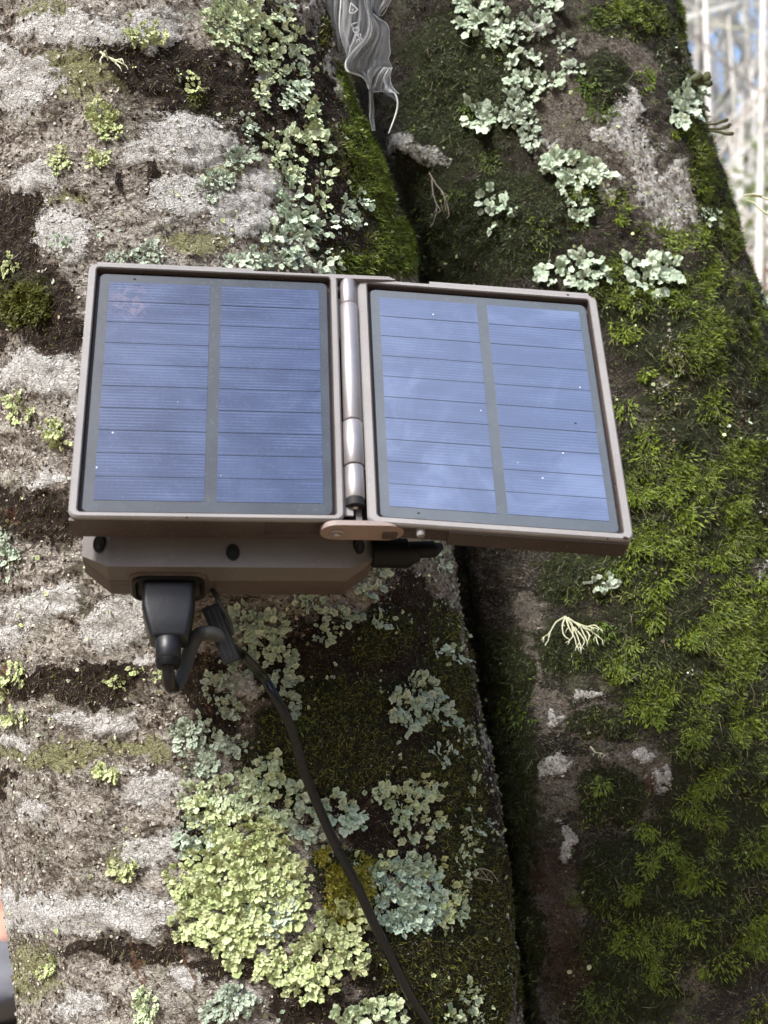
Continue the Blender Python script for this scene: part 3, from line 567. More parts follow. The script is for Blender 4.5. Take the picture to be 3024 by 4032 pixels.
# (stem, blobs, colours, lobe size, coverage, label)
LCH = [
 (SL, [(505, 30, 70, 40), (480, 60, 30, 40), (560, 95, 34, 50), (530, 60, 40, 50)], MG, 16, 1.0, 'pale green leafy lichen spreading along the top edge of the left stem'),
 (SL, [(640, 165, 26, 50), (618, 190, 20, 30), (600, 10, 20, 20)], MINT, 18, 1.0, 'mint green leafy lichen left of the plastic film, above the middle of the left stem'),
 (SL, [(660, 240, 26, 30), (650, 285, 30, 36), (680, 300, 18, 26), (640, 320, 20, 20)], MG, 19, 1.1, 'yellow-green lichen column hanging below the mint one on the left stem'),
 (SL, [(625, 420, 30, 40), (645, 470, 36, 30), (630, 520, 40, 34), (690, 490, 20, 24), (575, 500, 18, 20)], MINT, 19, .95, 'large mint lichen cluster just above the left panel, near the mossy ridge'),
 (SL, [(775, 432, 20, 20), (740, 470, 24, 16), (745, 455, 14, 20)], MINT, 16, .9, 'small mint lichen on the green moss ridge above the hinge'),
 (SL, [(600, 566, 60, 14), (700, 568, 34, 14), (500, 572, 34, 12), (540, 555, 20, 14)], MINT, 15, .9, 'mint lichen fringe peeping out along the top rim of the left panel'),
 (SL, [(520, 345, 30, 24), (530, 270, 15, 25), (470, 390, 30, 18), (445, 410, 18, 14)], GY, 10, .9, 'small round grey-green lichen rosettes beside the white crust patch'),
 (SL, [(225, 255, 34, 20), (235, 280, 28, 20), (215, 240, 16, 24)], YG, 9, 1.0, 'yellow-green lichen rosette right of the upper left white patch'),
 (SL, [(125, 335, 20, 24), (110, 355, 14, 14), (195, 345, 34, 16)], YG, 8, .7, 'small yellow-green lichen specks above the second white patch'),
 (SL, [(400, 165, 20, 10), (420, 190, 20, 10), (310, 75, 40, 24)], YG, 9, .7, 'scattered lichen specks on the brown mat of the left stem'),
 (SL, [(12, 565, 20, 14), (8, 580, 12, 8)], YG, 13, 1.2, 'bright yellow-green lichen at the far left edge beside the brown moss'),
 (SL, [(130, 520, 20, 14), (320, 545, 36, 20), (350, 590, 50, 12), (260, 550, 30, 14)], GY, 9, .7, 'grey-green lichen specks above the left corner of the left panel'),
 (SL, [(40, 880, 26, 24), (110, 930, 24, 20), (30, 860, 14, 16), (130, 950, 20, 16)], YG, 11, .9, 'pale lichen pair on the bark left of the left panel'),
 (SL, [(12, 1200, 26, 40), (6, 1150, 14, 14), (20, 1180, 16, 16)], GY, 13, .8, 'grey-green lichen at the left edge beside the battery box'),
 (SL, [(35, 1450, 22, 26), (30, 1545, 26, 16), (15, 1500, 12, 20)], YG, 12, 1.0, 'yellow-green lichen at the left edge, low below the battery box'),
 (SL, [(530, 1340, 30, 30), (560, 1380, 36, 30), (590, 1350, 26, 20), (600, 1420, 30, 30), (610, 1460, 26, 24)], MINT, 13, 1.0, 'mint lichen cluster right under the battery box beside the cable'),
 (SL, [(805, 1278, 18, 14), (770, 1262, 24, 8), (820, 1230, 12, 10)], MINT, 17, 1.0, 'single mint lichen lobe at the lower right corner of the battery box'),
 (SL, [(945, 1215, 14, 30), (930, 1180, 10, 16)], MINT, 14, 1.0, 'slim mint lichen under the black side connector'),
 (SL, [(985, 1408, 18, 22), (960, 1400, 14, 14), (940, 1390, 14, 10)], MINT, 15, 1.0, 'small mint lichen at the dark cleft between the stems'),
 (SL, [(905, 1490, 34, 40), (880, 1530, 30, 24), (940, 1530, 36, 20), (850, 1520, 22, 26), (875, 1570, 16, 12)], MINT, 15, 1.1, 'broad mint lichen fan beside the cleft, on the brown bark right of the cable'),
 (SL, [(1000, 1590, 22, 20), (950, 1625, 20, 16), (970, 1560, 18, 12)], MINT, 13, .9, 'two small mint lichen pieces near the cleft below the broad fan'),
 (SL, [(400, 1590, 34, 34), (430, 1640, 34, 26), (460, 1600, 30, 20), (500, 1600, 24, 16), (425, 1560, 20, 14)], GY, 11, .9, 'grey-green lichen patch left of the olive moss cushion'),
 (SL, [(340, 1460, 20, 8), (250, 1470, 20, 10), (290, 1440, 16, 8)], YG, 8, .6, 'tiny lichen specks on the brown bark left of the black plug'),
 (SL, [(235, 1668, 24, 14), (215, 1660, 12, 12)], YG, 10, 1.1, 'small yellow-green lichen on the olive crust band'),
 (SL, [(560, 1680, 50, 24), (580, 1640, 30, 20), (540, 1720, 40, 30), (480, 1720, 44, 40), (420, 1720, 30, 30), (600, 1740, 36, 30)], MG, 13, .85, 'pale green lichen drifts beside the cable above the great lichen mat'),
 (SL, [(530, 1800, 80, 40), (500, 1880, 90, 60), (560, 1860, 60, 60), (480, 1960, 80, 50), (560, 1960, 80, 60), (500, 2030, 70, 30), (610, 1900, 50, 50)], YG, 15, 1.25, 'great mat of yellow-green leafy lichen left of the cable at the stem bottom'),
 (SL, [(420, 1800, 40, 30), (430, 1830, 40, 20), (580, 1970, 40, 40), (600, 1930, 30, 40)], GY, 13, 1.0, 'blue-green lichen lobes along the left border of the great lichen mat'),
 (SL, [(740, 1757, 34, 30), (720, 1740, 30, 20), (665, 1780, 30, 40), (650, 1720, 24, 26)], MINT, 18, 1.1, 'ruffled mint lichen on both sides of the cable above the golden moss'),
 (SL, [(870, 1740, 40, 36), (890, 1790, 34, 24), (910, 1700, 36, 24), (940, 1770, 20, 20), (810, 1700, 26, 20)], MG, 14, .9, 'pale lichen drift right of the cable above the blue-green rosette'),
 (SL, [(840, 1890, 50, 40), (890, 1900, 50, 50), (850, 1950, 50, 50), (910, 1960, 40, 40), (880, 1990, 50, 20)], ((.42, .57, .43), (.66, .78, .60)), 13, 1.2, 'round blue-green ruffled lichen rosette right of the golden moss'),
 (SL, [(950, 1960, 24, 40), (930, 1870, 24, 20), (970, 1920, 16, 20), (830, 1850, 20, 14)], YG, 13, .9, 'yellow-green lichen lobes along the right rim of the blue-green rosette'),
 (SL, [(560, 2070, 60, 26), (640, 2080, 60, 40), (700, 2050, 60, 40), (660, 2130, 50, 20), (740, 1990, 50, 40), (530, 2070, 30, 30), (760, 2060, 30, 30)], YG, 15, 1.1, 'yellow-green lichen mat under the golden moss at the left of the cable'),
 (SL, [(790, 2190, 70, 24), (830, 2170, 30, 16)], MG, 16, 1.1, 'pale green lichen at the very bottom where the cable leaves the frame'),
 (SL, [(515, 2160, 40, 30), (480, 2180, 50, 20)], GY, 12, 1.0, 'grey-green lichen on a pale patch at the bottom edge of the left stem'),
 (SL, [(315, 2170, 18, 30), (308, 2190, 14, 16), (300, 2140, 10, 14)], MG, 11, 1.2, 'slim pale lichen at the bottom edge of the left stem, left of centre'),
 (SL, [(108, 2085, 14, 22, -20)], YG, 10, 1.1, 'slanting yellow-green lichen near the left rim of the stem bottom'),
 (SL, [(265, 1870, 30, 14), (275, 1890, 16, 12)], YG, 10, .9, 'small yellow-green lichen below the round white crust patch'),
 (SL, [(1030, 1780, 20, 14)], MINT, 17, 1.3, 'single mint lichen leaf at the dark cleft low in the photo'),
 (SL, [(1010, 2150, 24, 30), (1040, 2200, 14, 14), (970, 2200, 20, 20)], MG, 14, 1.0, 'pale lichen beside the cleft at the bottom edge'),
 (SL, [(560, 200, 20, 40), (585, 150, 30, 30), (600, 60, 24, 40), (640, 90, 20, 30)], MG, 14, .8, 'loose pale green lichen between the top cluster and the column beside the film'),
 (SL, [(600, 330, 30, 40), (620, 380, 24, 24), (700, 380, 16, 20), (690, 430, 20, 20)], MG, 13, .7, 'scattered pale lichen on the brown moss above the large mint cluster'),
 (SL, [(680, 1300, 40, 18), (740, 1330, 30, 24), (700, 1370, 24, 20), (820, 1340, 26, 16)], MINT, 12, .6, 'sparse mint lichen flecks on the brown bark below the right end of the battery box'),
 (SL, [(470, 1480, 30, 24), (520, 1430, 26, 30), (500, 1530, 30, 20), (620, 1520, 24, 26)], GY, 10, .8, 'small grey-green lichens between the plug and the cable'),
 (SL, [(1000, 1850, 20, 60), (990, 1960, 16, 50), (1020, 1690, 14, 30)], MG, 11, .6, 'tiny pale lichens scattered along the mossy border of the lower cleft'),
 (SL, [(390, 1900, 30, 40), (410, 1990, 34, 40), (440, 1760, 30, 30)], YG, 12, .9, 'yellow-green lichen fringe at the left edge of the great lichen mat'),
 (SR, [(1100, 60, 40, 30), (1160, 50, 26, 20), (1210, 90, 20, 16), (1230, 150, 20, 14)], GY, 11, .6, 'faint grey-green lichens scattered near the top of the right stem'),
 (SR, [(1030, 10, 44, 22), (1060, 55, 40, 36), (1010, 50, 24, 24), (1175, 12, 30, 16)], MINT, 14, .8, 'mint lichen patch right of the plastic film at the top of the right stem'),
 (SR, [(1027, 245, 20, 22)], MINT, 22, 1.6, 'large single mint lichen leaf above the middle of the right stem'),
 (SR, [(1110, 235, 30, 34), (1070, 250, 30, 20), (1130, 265, 24, 26), (1145, 295, 20, 18)], GY, 13, .8, 'grey-green lichen group between the big single leaf and the upper mint fan'),
 (SR, [(1190, 175, 30, 16), (1125, 180, 20, 24), (1150, 115, 24, 10), (1140, 205, 14, 20), (1100, 110, 16, 14)], MINT, 15, .8, 'small mint lichens in a row high on the right stem'),
 (SR, [(1215, 355, 36, 30), (1250, 385, 40, 20), (1285, 375, 26, 16), (1195, 345, 16, 20)], MINT, 18, 1.15, 'wide mint lichen spread above the right panel, left of the pale bark'),
 (SR, [(1045, 430, 16, 20), (1080, 450, 30, 10), (1060, 490, 12, 6)], MINT, 15, 1.0, 'small mint lichen on the dark bark right of the mossy ridge'),
 (SR, [(1235, 430, 18, 24), (1250, 465, 14, 20), (1215, 400, 14, 12)], MINT, 14, .9, 'trail of mint lichen lobes under the wide lichen spread'),
 (SR, [(1195, 598, 26, 18), (1180, 570, 26, 10)], MINT, 20, 1.2, 'mint lichen leaf touching the top rim of the right panel'),
 (SR, [(1250, 568, 30, 20), (1290, 580, 20, 16), (1265, 600, 20, 10)], MINT, 15, .8, 'thin mint lichen just above the right panel, right of the leaf on its rim'),
 (SR, [(1370, 560, 24, 20), (1390, 610, 24, 34), (1430, 585, 30, 20), (1400, 570, 20, 16)], MINT, 24, 1.3, 'big mint lichen leaves above the upper right corner of the right panel'),
 (SR, [(1465, 215, 24, 20), (1475, 250, 24, 26), (1490, 185, 24, 20), (1500, 205, 18, 20)], MINT, 24, 1.3, 'large mint lichen leaves near the right edge of the tree, below the top'),
 (SR, [(1652, 640, 14, 22)], MINT, 16, 1.2, 'small mint lichen at the right edge of the photo beside the feathery moss'),
 (SR, [(1290, 1260, 22, 10), (1305, 1250, 14, 10)], GY, 13, .8, 'faint grey-green lichen under the right corner of the right panel'),
 (SR, [(1525, 465, 12, 14), (1545, 470, 8, 10)], MINT, 13, 1.0, 'two pale lichen flecks at the lower end of the long white bark patch'),
]
for S, bl, cols, size, cov, lab in LCH:
    acc = Acc()
    for b in bl: cluster(S, (b[0], b[1], b[2]*1.12, b[3]*1.12), cols, size, cov*1.1, acc)
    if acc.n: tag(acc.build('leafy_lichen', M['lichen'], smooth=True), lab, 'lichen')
# lone specks
acc = Acc()
for S, n, wt in ((SL, 1700, inw(SL)*(.25+np.clip((SL.x-330)/200, 0, 1)*1.5)*(1-mf*.4)), (SR, 420, inw(SR)*(.3+tanm)*np.clip((1500-SR.y)/900, .15, 1)), (SL, 700, outw(SL)*(1-mf)), (SR, 500, outw(SR)*(SR.area > 0))):
    k, P, N = S.pick(n, wt*np.clip(fbm(S.Q+1.1, 50, 3)*2+.4, 0, 1)); n = len(k); lobes(P+N*.0004, RS.randn(n, 3), N, rnd(n, 1.0, 3.4)*MM, np.where(RS.rand(n, 1) < .5, colmix(n, *MINT), colmix(n, *YG)), acc)
tag(acc.build('lichen_specks', M['lichen']), 'scattered pale green lichen specks over the bark of both stems', 'lichen', kind='stuff')

# surface distance along a view ray (nearest vertex), for things that lie against the bark
def surf_z(x, y, S=None):
    best = 99
    for T in ((SL, SR) if S is None else (S,)):
        d = (T.x*K-x)**2+(T.y*K-y)**2+np.where(T.face > .02, 0, 1e9); i = d.argmin()
        if d.ravel()[i] < 900: best = min(best, ((T.Q.reshape(-1, 3)[i]-CAM)/W)@fwd)
    return best

# ------------------------------------------------------------------ solar charger
o0 = FL.w(.6, 1.25, .5); charger = empty('solar_charger', tuple(o0), 'folding solar charger with two blue panels and a brown battery box on the left stem', 'solar charger')
T_ = .155
def panel(fr, H, mats, u_l, u_r, rimw, thick, label):
    Wd = 1.0
    def lp(ins, r, w, n=5): return [fr.w(u, v, w) for u, v in rrect(ins, Wd-ins, ins, H-ins, r, n)]
    l1, r1, t1, b1 = rimw
    def li(e, r, w): return [fr.w(u, v, w) for u, v in rrect(l1+e, Wd-r1-e, t1+e, H-b1-e, r, 5)]
    bm = bm_loft([lp(.014, .02, thick), lp(.004, .028, thick-.01), lp(.002, .03, .03), lp(0, .03, .022), lp(0.0, .03, .008), lp(.006, .026, .0), li(-.004, .014, .0), li(0, .012, .006), li(.002, .012, .040)], True, True)
    pf = obj_bm('panel_frame', bm, M['shell'], charger); pf['label'] = label
    # pale rim on the lip
    rim = bm_loft([lp(-.0015, .031, .0215), lp(-.0015, .031, .006), lp(.005, .027, -.0015), li(-.005, .015, -.0015), li(-.0005, .0125, .005), li(-.0005, .0125, .0)], False, False)
    obj_bm('rim', rim, M['rim'], pf)
    g = .012; sh = [[fr.w(u, v, w) for u, v in rrect(l1+g*e[0], Wd-r1-g*e[1], t1+g*1.3, H-b1-g*e[2], .022, 5)] for e, w in (((1, 1, .6), .036), ((1, 1, .6), .021), ((1.2, 1.2, .8), .0195))]
    obj_bm('panel_sheet', bm_loft(sh), M[mats[1]], charger, smooth=False)
    # cells: two columns of ten
    uL0, uL1, uR0, uR1, v0, v1 = u_l[0], u_l[1], u_r[0], u_r[1], t1+.052, H-b1-.055
    n = 10; h = (v1-v0)/n
    for (a, b) in ((uL0, uL1), (uR0, uR1)):
        for i in range(n):
            va = v0+i*h+.0016; vb = v0+(i+1)*h-.0016
            V = [fr.w(u, v, w) for w in (.0202, .0178) for u, v in ((a, va), (b, va), (b, vb), (a, vb))]
            me_o = obj_np('solar_cell', V, [[4, 5, 6, 7], [0, 1, 5, 4], [1, 2, 6, 5], [2, 3, 7, 6], [3, 0, 4, 7]], M[mats[0]], charger, False)
            me = me_o.data; uvl = me.uv_layers.new(name='UVMap')
            uvs = {4: (0, 0), 5: (1, 0), 6: (1, 1), 7: (0, 1), 0: (0, 0), 1: (1, 0), 2: (1, 1), 3: (0, 1)}
            off = i*1.0
            for lpz in me.loops: q = uvs[lpz.vertex_index]; uvl.data[lpz.index].uv = (q[0]*3+off, q[1]+off)
    return pf
pfL = panel(FL, HL, ('cellL', 'sheetL'), (.082, .482), (.528, .925), (.030, .028, .020, .022), T_, 'left panel shell, its lower wall recessed near the hinge')
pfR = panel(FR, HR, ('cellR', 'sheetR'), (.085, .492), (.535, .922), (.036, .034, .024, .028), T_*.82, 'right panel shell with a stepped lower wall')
# recess plate on lower wall of the left shell, step on the right
u0, _ = FL.uv(1043, 2080, .05); u1, _ = FL.uv(1352, 2080, .05)
def bwall(fr, H, u0, u1, w0, w1, d0, d1, mat, name, bev=.0006):
    return obj_bm(name, bm_box(fr, u0, u1, H+d0, H+d1, w0, w1), M[mat], charger, bevel=bev)
bwall(FL, HL, .0, u0, .022, T_-.004, -.006, .006, 'shell', 'wall_band')
ur0, _ = FR.uv(1765, 2110, .05)
bwall(FR, HR, ur0, .985, .022, T_*.82-.004, -.006, .009, 'shell', 'wall_band')
b = bm_box(FL, u0, u1, HL-.006, HL+.007, T_-.028, T_-.004); obj_bm('wall_ledge', b, M['shell'], charger, bevel=.0005)
# upper step of each frame (thicker top rim stretches)
uu, _ = FR.uv(1690, 1105, 0); obj_bm('rim_step', bm_box(FR, uu, .97, -.009, .004, -.001, .05), M['rim'], charger, bevel=.0006)
uu, _ = FL.uv(1000, 1060, 0); obj_bm('rim_step', bm_box(FL, .03, uu, -.007, .004, -.001, .05), M['rim'], charger, bevel=.0006)
# top bridge strip from the left panel over the hinge
pa = [FL.uv(x, y, .0) for x, y in ((1290, 1077), (1530, 1088), (1560, 1101), (1290, 1092))]
V = [FL.w(u, v, w) for w in (.002, .06) for u, v in pa]
obj_bm('hinge_bridge', bm_from(V, [(0, 1, 2, 3), (7, 6, 5, 4), (0, 4, 5, 1), (1, 5, 6, 2), (2, 6, 7, 3), (3, 7, 4, 0)]), M['rim'], charger, bevel=.0005)
# hinge: black plate painting the gap shade, knuckles, pin
class Mid(Frame):
    pass
t0 = np.array(FL.o)+FL.A*1.0; FM = Frame(t0, FL.A+FR.A, FL.B+FR.B); 
hu_t, hv_t = FM.uv(1367, 1112, -.0); hu_b, hv_b = FM.uv(1398, 1988, 0)
obj_bm('hinge_gap_shade', bm_box(FM, hu_t-.06, hu_t+.075, .01, 1.14, .085, .13), M['void'], charger, bevel=.0008)  # black plate stands in for the shade between the panels
def hp(y, w=.034):       # point on hinge axis at photo row y
    x = np.interp(y, [1112, 1988], [1369, 1399]); u, v = FM.uv(x, y, w); return FM.w(u, v, w)
def knuckle(y0, y1, r, nm='hinge_knuckle'):
    a, b_ = hp(y0), hp(y1); d = unit(b_-a)*.0006
    return obj_bm(nm, bm_tube([a, a+d, b_-d, b_], [r*.93*W, r*W, r*W, r*.93*W], 28), M['metal'], charger)
for y0, y1, r in ((1112, 1204, .0345), (1207, 1662, .0375), (1668, 1838, .041), (1842, 1968, .0385)): knuckle(y0, y1, r)
# leaves of the hinge beside the barrel
for (y0, y1, sx, ww) in ((1180, 1340, -1, .046), (1340, 1664, -1, .044), (1664, 1840, -1, .046), (1840, 2035, -1, .05), (1112, 1340, 1, .042), (1340, 1660, 1, .049), (1660, 1850, 1, .052)):
    x0 = np.interp((y0+y1)/2, [1112, 1988], [1369, 1399]); u, va = FM.uv(x0, y0, .04); _, vb = FM.uv(x0, y1, .04)
    ua, ub = sorted((u+sx*.012, u+sx*ww)); obj_bm('hinge_leaf', bm_box(FM, ua, ub, va+.002, vb-.002, .034, .046), M['rim'], charger, bevel=.0004)
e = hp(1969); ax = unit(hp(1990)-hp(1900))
obj_bm('barrel_end_shade', bm_tube([e-ax*.002, e+ax*.004], .036*W, 24), M['void'], charger)  # black stub stands in for the dark hollow of the barrel end
pn = e+ax*.0035
obj_bm('hinge_pin', bm_tube([pn, pn+ax*.0012, pn+ax*.0018], [.0016, .0016, .0008], 14), M['pin'], charger)
u, v = FM.uv(1412, 2035, .06); obj_bm('hinge_tab', bm_box(FM, u-.012, u+.012, v-.03, v+.02, .05, .075), M['shell'], charger, bevel=.0004)
# latch strap on the lower wall (rounded bar)
def on_wall(x, y, d):    # a plane just in front of the lower wall, facing down and to the viewer
    # wall plane: v = HL + d in left frame
    dr = np.array([(x-CX)/F_PX, (y-CY)/F_PX, 1.0]); o_ = FL.o+(HL+d)*FL.B; nb = np.cross(FL.A, FL.N); k = (o_@nb)/(dr@nb); q = dr*k-o_; return q@FL.A, q@FL.N
(lu0, lw0), (lu1, lw1) = on_wall(1278, 2090, .02), on_wall(1572, 2094, .02)
hw = .062; aL = math.atan2(lw1-lw0, lu1-lu0); lu0 += .045; lu1 -= .045
cap = [(lu1+hw*math.cos(R_(t)), lw1-.0+hw*math.sin(R_(t))) for t in range(-90, 91, 15)]+[(lu0+hw*math.cos(R_(t)), lw0+hw*math.sin(R_(t))) for t in range(90, 271, 15)]
latch = obj_bm('latch_strap', bm_loft([[FL.w(u, HL+d, w) for u, w in cap] for d in (.006, .026)]), M['latch'], charger, bevel=.0006)
def disc(fr, u, v, w, axis, r0, r1, h, mat, name, par, n=20):
    c = fr.w(u, v, w); d = cdir(axis)[0] if cdir(axis).ndim > 1 else cdir(axis); return obj_bm(name, bm_tube([c, c+d*h*W*.7, c+d*h*W], [r0*W, r0*W, r1*W], n), M[mat], par)
disc(FL, lu0, HL+.024, lw0, FL.B, .027, .024, .010, 'metal', 'washer', latch); disc(FL, lu0, HL+.033, lw0, FL.B, .015, .010, .014, 'metal', 'rivet', latch)
tu, tw = on_wall(1535, 2104, .03); obj_bm('latch_tab', bm_box(FL, tu-.026, tu+.028, HL+.024, HL+.035, tw-.012, tw+.034), M['shell'], latch, bevel=.0005)
def on_wallR(x, y, d):
    dr = np.array([(x-CX)/F_PX, (y-CY)/F_PX, 1.0]); o_ = FR.o+(HR+d)*FR.B; nb = np.cross(FR.A, FR.N); k = (o_@nb)/(dr@nb); q = dr*k-o_; return q@FR.A, q@FR.N
ku, kw = on_wallR(1656, 2097, .01); disc(FR, ku, HR-.002, kw, FR.B, .017, .014, .028, 'rim', 'latch_stud', charger)

dv = Acc()
for fr_x, x_, y_, sz in ((FR, 2462, 2118, 1.3), (FR, 2392, 2122, .9), (FR, 2236, 1162, .8), (FR, 2420, 1905, .8), (FR, 2265, 1668, .7), (FR, 1648, 2021, .8), (FL, 530, 1100, .9), (FL, 735, 2038, .7), (FR, 2330, 1170, .7)):
    u_, v_ = fr_x.uv(x_, y_, .0); m_ = 8; ang = np.linspace(0, 6.28, m_, endpoint=False); wv_ = .0005 if sz != .7 else .016
    base_ = np.array([fr_x.w(u_, v_, -.002)+(cdir(fr_x.A).ravel()*math.cos(t)*RS.uniform(.5, 1.2)+cdir(fr_x.B).ravel()*math.sin(t)*RS.uniform(.4, .9))*sz*MM for t in ang]); tip = base_.mean(0)-cdir(fr_x.N).ravel()*.7*MM
    V_ = np.vstack([base_, tip]); F_ = np.array([[i, (i+1) % m_, m_] for i in range(m_)]); dv.add(V_, F_, np.tile([.05, .035, .025], (m_+1, 1)))
tag(dv.build('dirt', M['flake'], charger, False), kind='stuff')
# battery box ------------------------------------------------------
BW0, BW1 = T_+.035, .48
def uvp(x, y, w): return FL.uv(x, y, w)
fl = uvp(423, 2227, BW0); fr_ = uvp(1379, 2240, BW0); rl = uvp(452, 2118, BW0); rr_ = uvp(1350, 2125, BW0)
wc = BW0+.10; cl = uvp(322, 2190, wc); cr_ = uvp(1476, 2198, wc)
vb_ = (fl[1]+fr_[1])/2; vc = (cl[1]+cr_[1])/2; top = .40
def boxloop(w_f, w_c, e=0, d=0):
    """closed outline in u,v: bottom-left front going right, with corner cuts"""
    return [(fl[0]+e*.4, vb_-e, w_f), (fr_[0]-e*.4, vb_-e, w_f), (cr_[0]-e, vc-e*.4, w_c), (cr_[0]-e, top+.1, w_c), (fr_[0]-.02, top, w_f), (fl[0]+.02, top, w_f), (cl[0]+e, top+.1, w_c), (cl[0]+e, vc-e*.4, w_c)]
wS = BW0+.125
lidV = [FL.w(*p) for p in boxloop(BW0, wc)]+[FL.w(p[0], p[1], wS) for p in boxloop(0, 0)]
n8 = 8; side = [(i, (i+1) % n8, n8+(i+1) % n8, n8+i) for i in range(n8)]
lidF = [(0, 5, 4, 1), (0, 7, 6, 5), (1, 4, 3, 2)]+side+[tuple(range(2*n8-1, n8-1, -1))]
lid = obj_bm('box_lid', bm_from(lidV, lidF), M['lid'], charger, bevel=.0009, seg=2, angle=12)
bs = [[FL.w(p[0], p[1], w) for p in boxloop(0, 0, e)] for w, e in ((wS-.002, .006), (wS+.004, .006), (wS+.004, .0005), (BW1-.02, .006), (BW1, .02))]
base = obj_bm('box_base', bm_loft(bs), M['box'], charger, bevel=.0006, seg=2, angle=25)
# screw wells: dark oval sockets with a raised lip
def well(x, y, rx, ry, w, nrm, name='screw_hole'):
    u, v = FL.uv(x, y, w); c = FL.w(u, v, w); d = cdir(np.array(nrm, float)); d = d.ravel()/np.linalg.norm(d)
    ex = cdir(FL.A).ravel(); ex = ex-d*(ex@d); ex /= np.linalg.norm(ex); ey = np.cross(d, ex); L_ = []
    for off, s in ((-.002, 1.12), (.0011, 1.06), (.0011, 1.0), (.0007, .92)):
        L_.append([c-d*0+d*off+ex*rx*W*s*math.cos(t)+ey*ry*W*s*math.sin(t) for t in np.linspace(0, 2*math.pi, 24, endpoint=False)])
    o = obj_bm(name, bm_loft(L_[:3]+[L_[3]], False, True), M['hole'], lid); 
    s = obj_bm('screw', bm_tube([c+d*.0007-ey*ry*W*.25, c+d*.0012-ey*ry*W*.25], [rx*.55*W, rx*.5*W], 12), M['void'], lid)
nv = -FL.N
well(917, 2176, .0235, .031, BW0, nv)
q = np.array(FL.A)*-.75+nv+FL.B*.35; well(392, 2143, .023, .030, BW0+.022, q)
q = np.array(FL.A)*.75+nv+FL.B*.35; well(1412, 2150, .023, .030, BW0+.026, q)
# back bracket that reaches the bark
obj_bm('mounting_bracket', bm_join([bm_box(FL, .35, .75, .55, .95, BW1-.01, BW1+.10), bm_box(FL, .25, .85, .5, 1.0, BW1+.09, BW1+.13)]), M['void'], charger, bevel=.001)
# socket collar under the box
def blv(d): return vb_+d
wmid = .345; ua = FL.uv(520, 2330, wmid)[0]; ub = FL.uv(806, 2330, wmid)[0]
def ring_uw(u0, u1, w0, w1, r, v, n=5): return [FL.w(u, v, w) for u, w in rrect(u0, u1, w0, w1, r, n)]
w0_, w1_ = .245, .455
obj_bm('socket_boss', bm_loft([ring_uw(ua-.012, ub+.014, w0_-.01, w1_+.035, .06, blv(-.03)), ring_uw(ua-.012, ub+.014, w0_-.01, w1_+.035, .06, blv(.004)), ring_uw(ua-.004, ub+.004, w0_-.004, w1_+.028, .055, blv(.012))]), M['box'], charger)
obj_bm('socket_collar', bm_loft([ring_uw(ua, ub, w0_, w1_+.02, .055, blv(.008)), ring_uw(ua, ub, w0_, w1_+.02, .055, blv(.020)), ring_uw(ua+.012, ub-.012, w0_+.01, w1_+.01, .05, blv(.024)), ring_uw(ua+.02, ub-.02, w0_+.018, w1_, .045, blv(.012))]), M['black'], charger)
# connector on the right wall of the box
cu, cv = FL.uv(1478, 2180, .30); cc_ = FL.w(cu-.03, cv-.012, .30)
def along(x, y, w): u, v = FL.uv(x, y, w); return FL.w(u, v, w)
axp = [along(x, y, .30) for x, y in ((1465, 2176), (1478, 2176), (1600, 2180), (1606, 2180), (1608, 2166), (1650, 2165), (1708, 2163), (1716, 2160), (1742, 2150))]
obj_bm('side_connector', bm_tube(axp, [x*W for x in (.056, .060, .060, .056, .036, .034, .034, .028, .012)], 26), M['black'], charger)

# dust cap on its tether
def boxbar(P0, P1, wx, wy, side, taper=1.0):
    P0, P1 = np.array(P0), np.array(P1); t = unit(P1-P0); s = np.array(side)-t*(np.array(side)@t); s /= np.linalg.norm(s); n = np.cross(t, s)
    V = [p+s*a*wx*k+n*b*wy for p, k in ((P0, 1), (P1, taper)) for a, b in ((-1, -1), (1, -1), (1, 1), (-1, 1))]
    return bm_from(V, [(0, 3, 2, 1), (4, 5, 6, 7), (0, 1, 5, 4), (1, 2, 6, 5), (2, 3, 7, 6), (3, 0, 4, 7)])
cz = 4.72
p0, p1 = at(828, 2388, cz), at(915, 2606, cz-.04)
cap_ = obj_bm('dust_cap', boxbar(p0, p1, .0042, .0034, rgt), M['black'], charger, bevel=.0009, seg=3)
dd = unit(p1-p0); sidev = unit(rgt-dd*(rgt@dd)); nn = np.cross(dd, sidev); nn = nn*(1 if nn@fwd < 0 else -1)
for k_ in (-.4, .25, .75): obj_bm('rib', boxbar(p0+dd*.002+nn*.0034+sidev*.0042*k_, p1-dd*.002+nn*.0034+sidev*.0042*k_, .0003, .0003, rgt), M['plug'], cap_)
obj_bm('tether', bm_tube(spline([at(808, 2316, 4.86), at(828, 2318, 4.80), at(848, 2340, 4.74), at(868, 2385, 4.71), at(900, 2440, 4.74), at(915, 2500, 4.76)], 5), .0013, 8), M['lit_cord'], charger)

